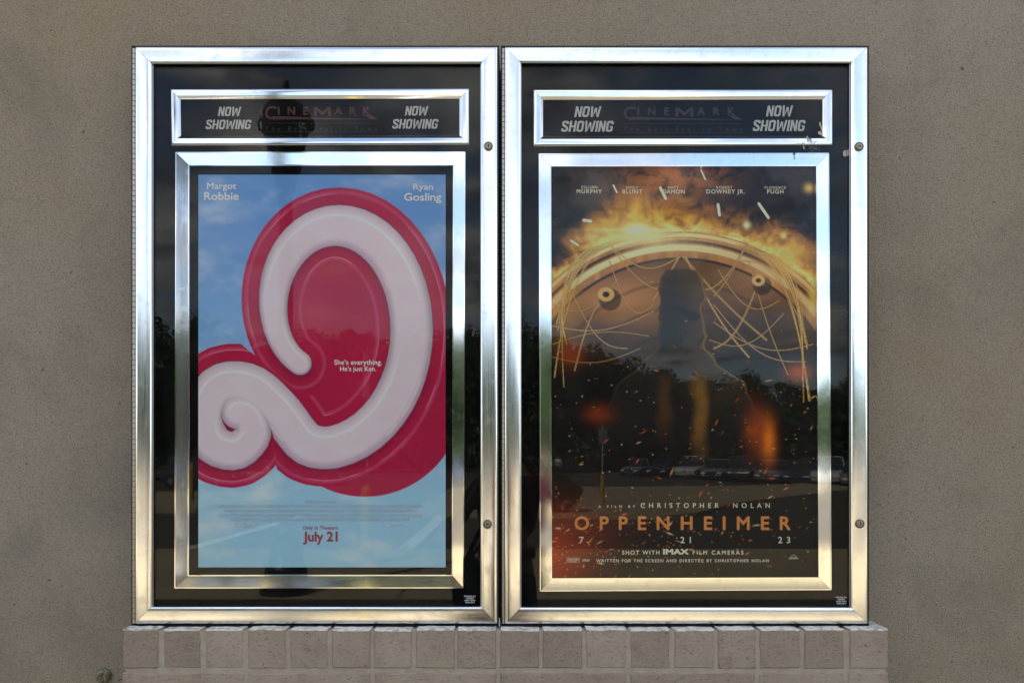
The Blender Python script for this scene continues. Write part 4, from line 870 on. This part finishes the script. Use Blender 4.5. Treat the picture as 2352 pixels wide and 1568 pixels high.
def person(x, y, z, label, shirt, trousers, hairc, pose, s=1.):
    """faces +y; pose gives elbow and wrist for both arms relative to the feet"""
    t = root('person', (x, y, z), label, 'person'); V = lambda a, b, c: (x + a * s, y + b * s, z + c * s)
    J = {'pel': (V(0, 0, .96), .13), 'waist': (V(0, 0, 1.10), .115), 'chest': (V(0, 0, 1.30), .125), 'neck0': (V(0, -.01, 1.44), .07), 'neck': (V(0, 0, 1.50), .05), 'head': (V(0, .02, 1.60), (.075, .085)), 'crown': (V(0, .01, 1.68), (.07, .08))}
    Ed = [('pel', 'waist'), ('waist', 'chest'), ('chest', 'neck0'), ('neck0', 'neck'), ('neck', 'head'), ('head', 'crown')]
    for sd, nm in ((-1, 'l'), (1, 'r')):
        el, wr = pose[nm]
        J['sh' + nm] = (V(sd * .175, -.01, 1.41), .052); J['el' + nm] = (V(*el), .038); J['wr' + nm] = (V(*wr), .026)
        d = (Vector(wr) - Vector(el)).normalized(); pw = Vector(wr) + d * .05; J['pa' + nm] = (V(*pw), (.036, .018))
        Ed += [('chest', 'sh' + nm), ('sh' + nm, 'el' + nm), ('el' + nm, 'wr' + nm), ('wr' + nm, 'pa' + nm)]
        curl = Vector((-sd * 1., .25, .0)).normalized(); side = d.cross(curl).normalized()
        for f in range(4):
            b0 = pw + d * .03 + side * (-.027 + .018 * f) ; ln_ = (.055, .066, .062, .05)[f]
            b1 = b0 + (d * .75 + curl * .4).normalized() * ln_ * .5; b2 = b1 + (d * .2 + curl).normalized() * ln_ * .45
            for q, (c_, r__) in enumerate(((b0, .0095), (b1, .009), (b2, .0078))): J[f'f{nm}{f}{q}'] = (V(*c_), r__)
            Ed += [('pa' + nm, f'f{nm}{f}0'), (f'f{nm}{f}0', f'f{nm}{f}1'), (f'f{nm}{f}1', f'f{nm}{f}2')]
        b0 = Vector(wr) + d * .03 + side * -.035 + curl * .01; b1 = b0 + (d * .5 + curl * .6 - side * .4).normalized() * .035; J[f't{nm}0'] = (V(*b0), .012); J[f't{nm}1'] = (V(*b1), .0095); Ed += [('wr' + nm, f't{nm}0'), (f't{nm}0', f't{nm}1')]
        J['hip' + nm] = (V(sd * .09, 0, .90), .095); J['kn' + nm] = (V(sd * .10, .02, .50), .058); J['an' + nm] = (V(sd * .10, -.02, .09), .038); J['to' + nm] = (V(sd * .12, .13, .035), (.04, .028))
        Ed += [('pel', 'hip' + nm), ('hip' + nm, 'kn' + nm), ('kn' + nm, 'an' + nm), ('an' + nm, 'to' + nm)]
    body = skin_mesh('body', J, Ed, 'pel', SKIN, t)
    # face: nose, eyes, mouth, ears
    part('nose', MB().lathe([(.013, 0), (.011, .014), (.004, .022)], V(0, .092, 1.60), 8, 'z'), SKIN, t, smooth=60)
    for sd in (-1, 1):
        part('eye', MB().lathe([(.002, -.009), (.009, -.005), (.011, 0), (.009, .005), (.002, .009)], V(sd * .03, .088, 1.63), 10), mat('eye_dark', (.05, .04, .03), .2), t, smooth=60)
        part('ear', MB().lathe([(.004, -.03), (.016, -.015), (.017, .01), (.006, .03)], V(sd * .082, .0, 1.61), 10), SKIN, t, smooth=60)
    part('mouth', MB().lathe([(.002, -.022), (.006, 0), (.002, .022)], V(0, .093, 1.565), 8, 'x'), mat('lips', (.35, .12, .11), .4), t, smooth=60)
    hm = mat('hair', hairc, .5)
    skin_mesh('hair', {'a': (V(0, -.015, 1.685), (.085, .092)), 'b': (V(0, -.05, 1.62), (.085, .06)), 'c': (V(0, -.075, 1.50), (.075, .04))}, [('a', 'b'), ('b', 'c')], 'a', hm, t)
    K = {'w': (V(0, 0, 1.07), (.165, .125)), 'c': (V(0, 0, 1.29), (.165, .135)), 'n': (V(0, -.01, 1.435), .085)}; Ee = [('w', 'c'), ('c', 'n')]
    for sd, nm in ((-1, 'l'), (1, 'r')):
        el = Vector(pose[nm][0]); sh = Vector((sd * .175, -.01, 1.41)); md = sh.lerp(el, .62)
        K['s' + nm] = (V(*sh), .068); K['m' + nm] = (V(*md), .062); Ee += [('c', 's' + nm), ('s' + nm, 'm' + nm)]
    sh_ = skin_mesh('shirt', K, Ee, 'w', shirt, t)
    mb = MB()
    for i in range(40):
        a = 2 * math.pi * i / 40; c_ = V(.160 * math.cos(a), .122 * math.sin(a), 1.0); mb.tube([(c_[0], c_[1], z + s * 1.0), (c_[0], c_[1], z + s * 1.05)], .011 * s, 6)
    o = part('ribbed_hem', mb, shirt, sh_, smooth=60); o['kind'] = 'stuff'
    K = {'w': (V(0, 0, .97), (.155, .125)), 'p': (V(0, 0, .90), (.165, .135))}; Ee = [('w', 'p')]
    for sd, nm in ((-1, 'l'), (1, 'r')):
        K['h' + nm] = (V(sd * .09, 0, .82), .105); K['k' + nm] = (V(sd * .10, .02, .50), .078); K['a' + nm] = (V(sd * .10, -.02, .11), .062); Ee += [('p', 'h' + nm), ('h' + nm, 'k' + nm), ('k' + nm, 'a' + nm)]
    skin_mesh('trousers', K, Ee, 'p', trousers, t)
    return t
MAG = mat('magenta_knit', (.30, .045, .13), .9); DK = mat('black_denim', (.012, .012, .014), .85)
ph = person(-.03, -2.33, 0, 'photographer in a cropped magenta sweater and black trousers, mirrored at the gap between the cases', MAG, DK, (.06, .04, .025), {'l': ((-.27, .12, 1.22), (-.08, .19, 1.545)), 'r': ((.29, .10, 1.30), (.125, .19, 1.56))})
cmr = root('camera', (0, -2.09, 1.6), 'black hand camera held up to the face by the photographer', 'camera')
part('camera_body', MB().box((-.07, -2.15, 1.555), (.07, -2.095, 1.645)), M['iron'], cmr); part('viewfinder', MB().box((-.025, -2.145, 1.6455), (.025, -2.10, 1.67)), M['iron'], cmr); part('camera_lens', MB().lathe([(.036, 0), (.036, .035), (.030, .040)], (0, -2.094, 1.597), 24, 'y'), M['iron'], cmr)
cmr.name = 'hand_camera'
bgm = mat('black_nylon', (.012, .012, .013), .7)
bgo = root('shoulder_bag', (-.25, -2.30, .72), 'black shoulder bag hanging at the photographer\'s hip', 'bag')
part('pouch', MB().lathe([(.05, .72), (.085, .74), (.095, .86), (.085, .98), (.05, 1.0)], (-.26, -2.30, 0), 14), bgm, bgo, smooth=50)
part('strap', MB().tube([(-.27, -2.23, .99), (-.17, -2.19, 1.2), (.02, -2.20, 1.38), (.10, -2.36, 1.47), (-.02, -2.47, 1.25), (-.25, -2.38, .99)], .014, 6), bgm, bgo)
X, Y, _ = E_(1282, 0, 58)
person(X, Y, -.15, 'distant pedestrian in a white shirt and dark trousers beyond the bush', mat('white_cotton', (.7, .7, .68), .9), DK, (.05, .035, .02), {'l': ((-.24, .02, 1.12), (-.23, .10, .88)), 'r': ((.24, .02, 1.12), (.23, .10, .88))})
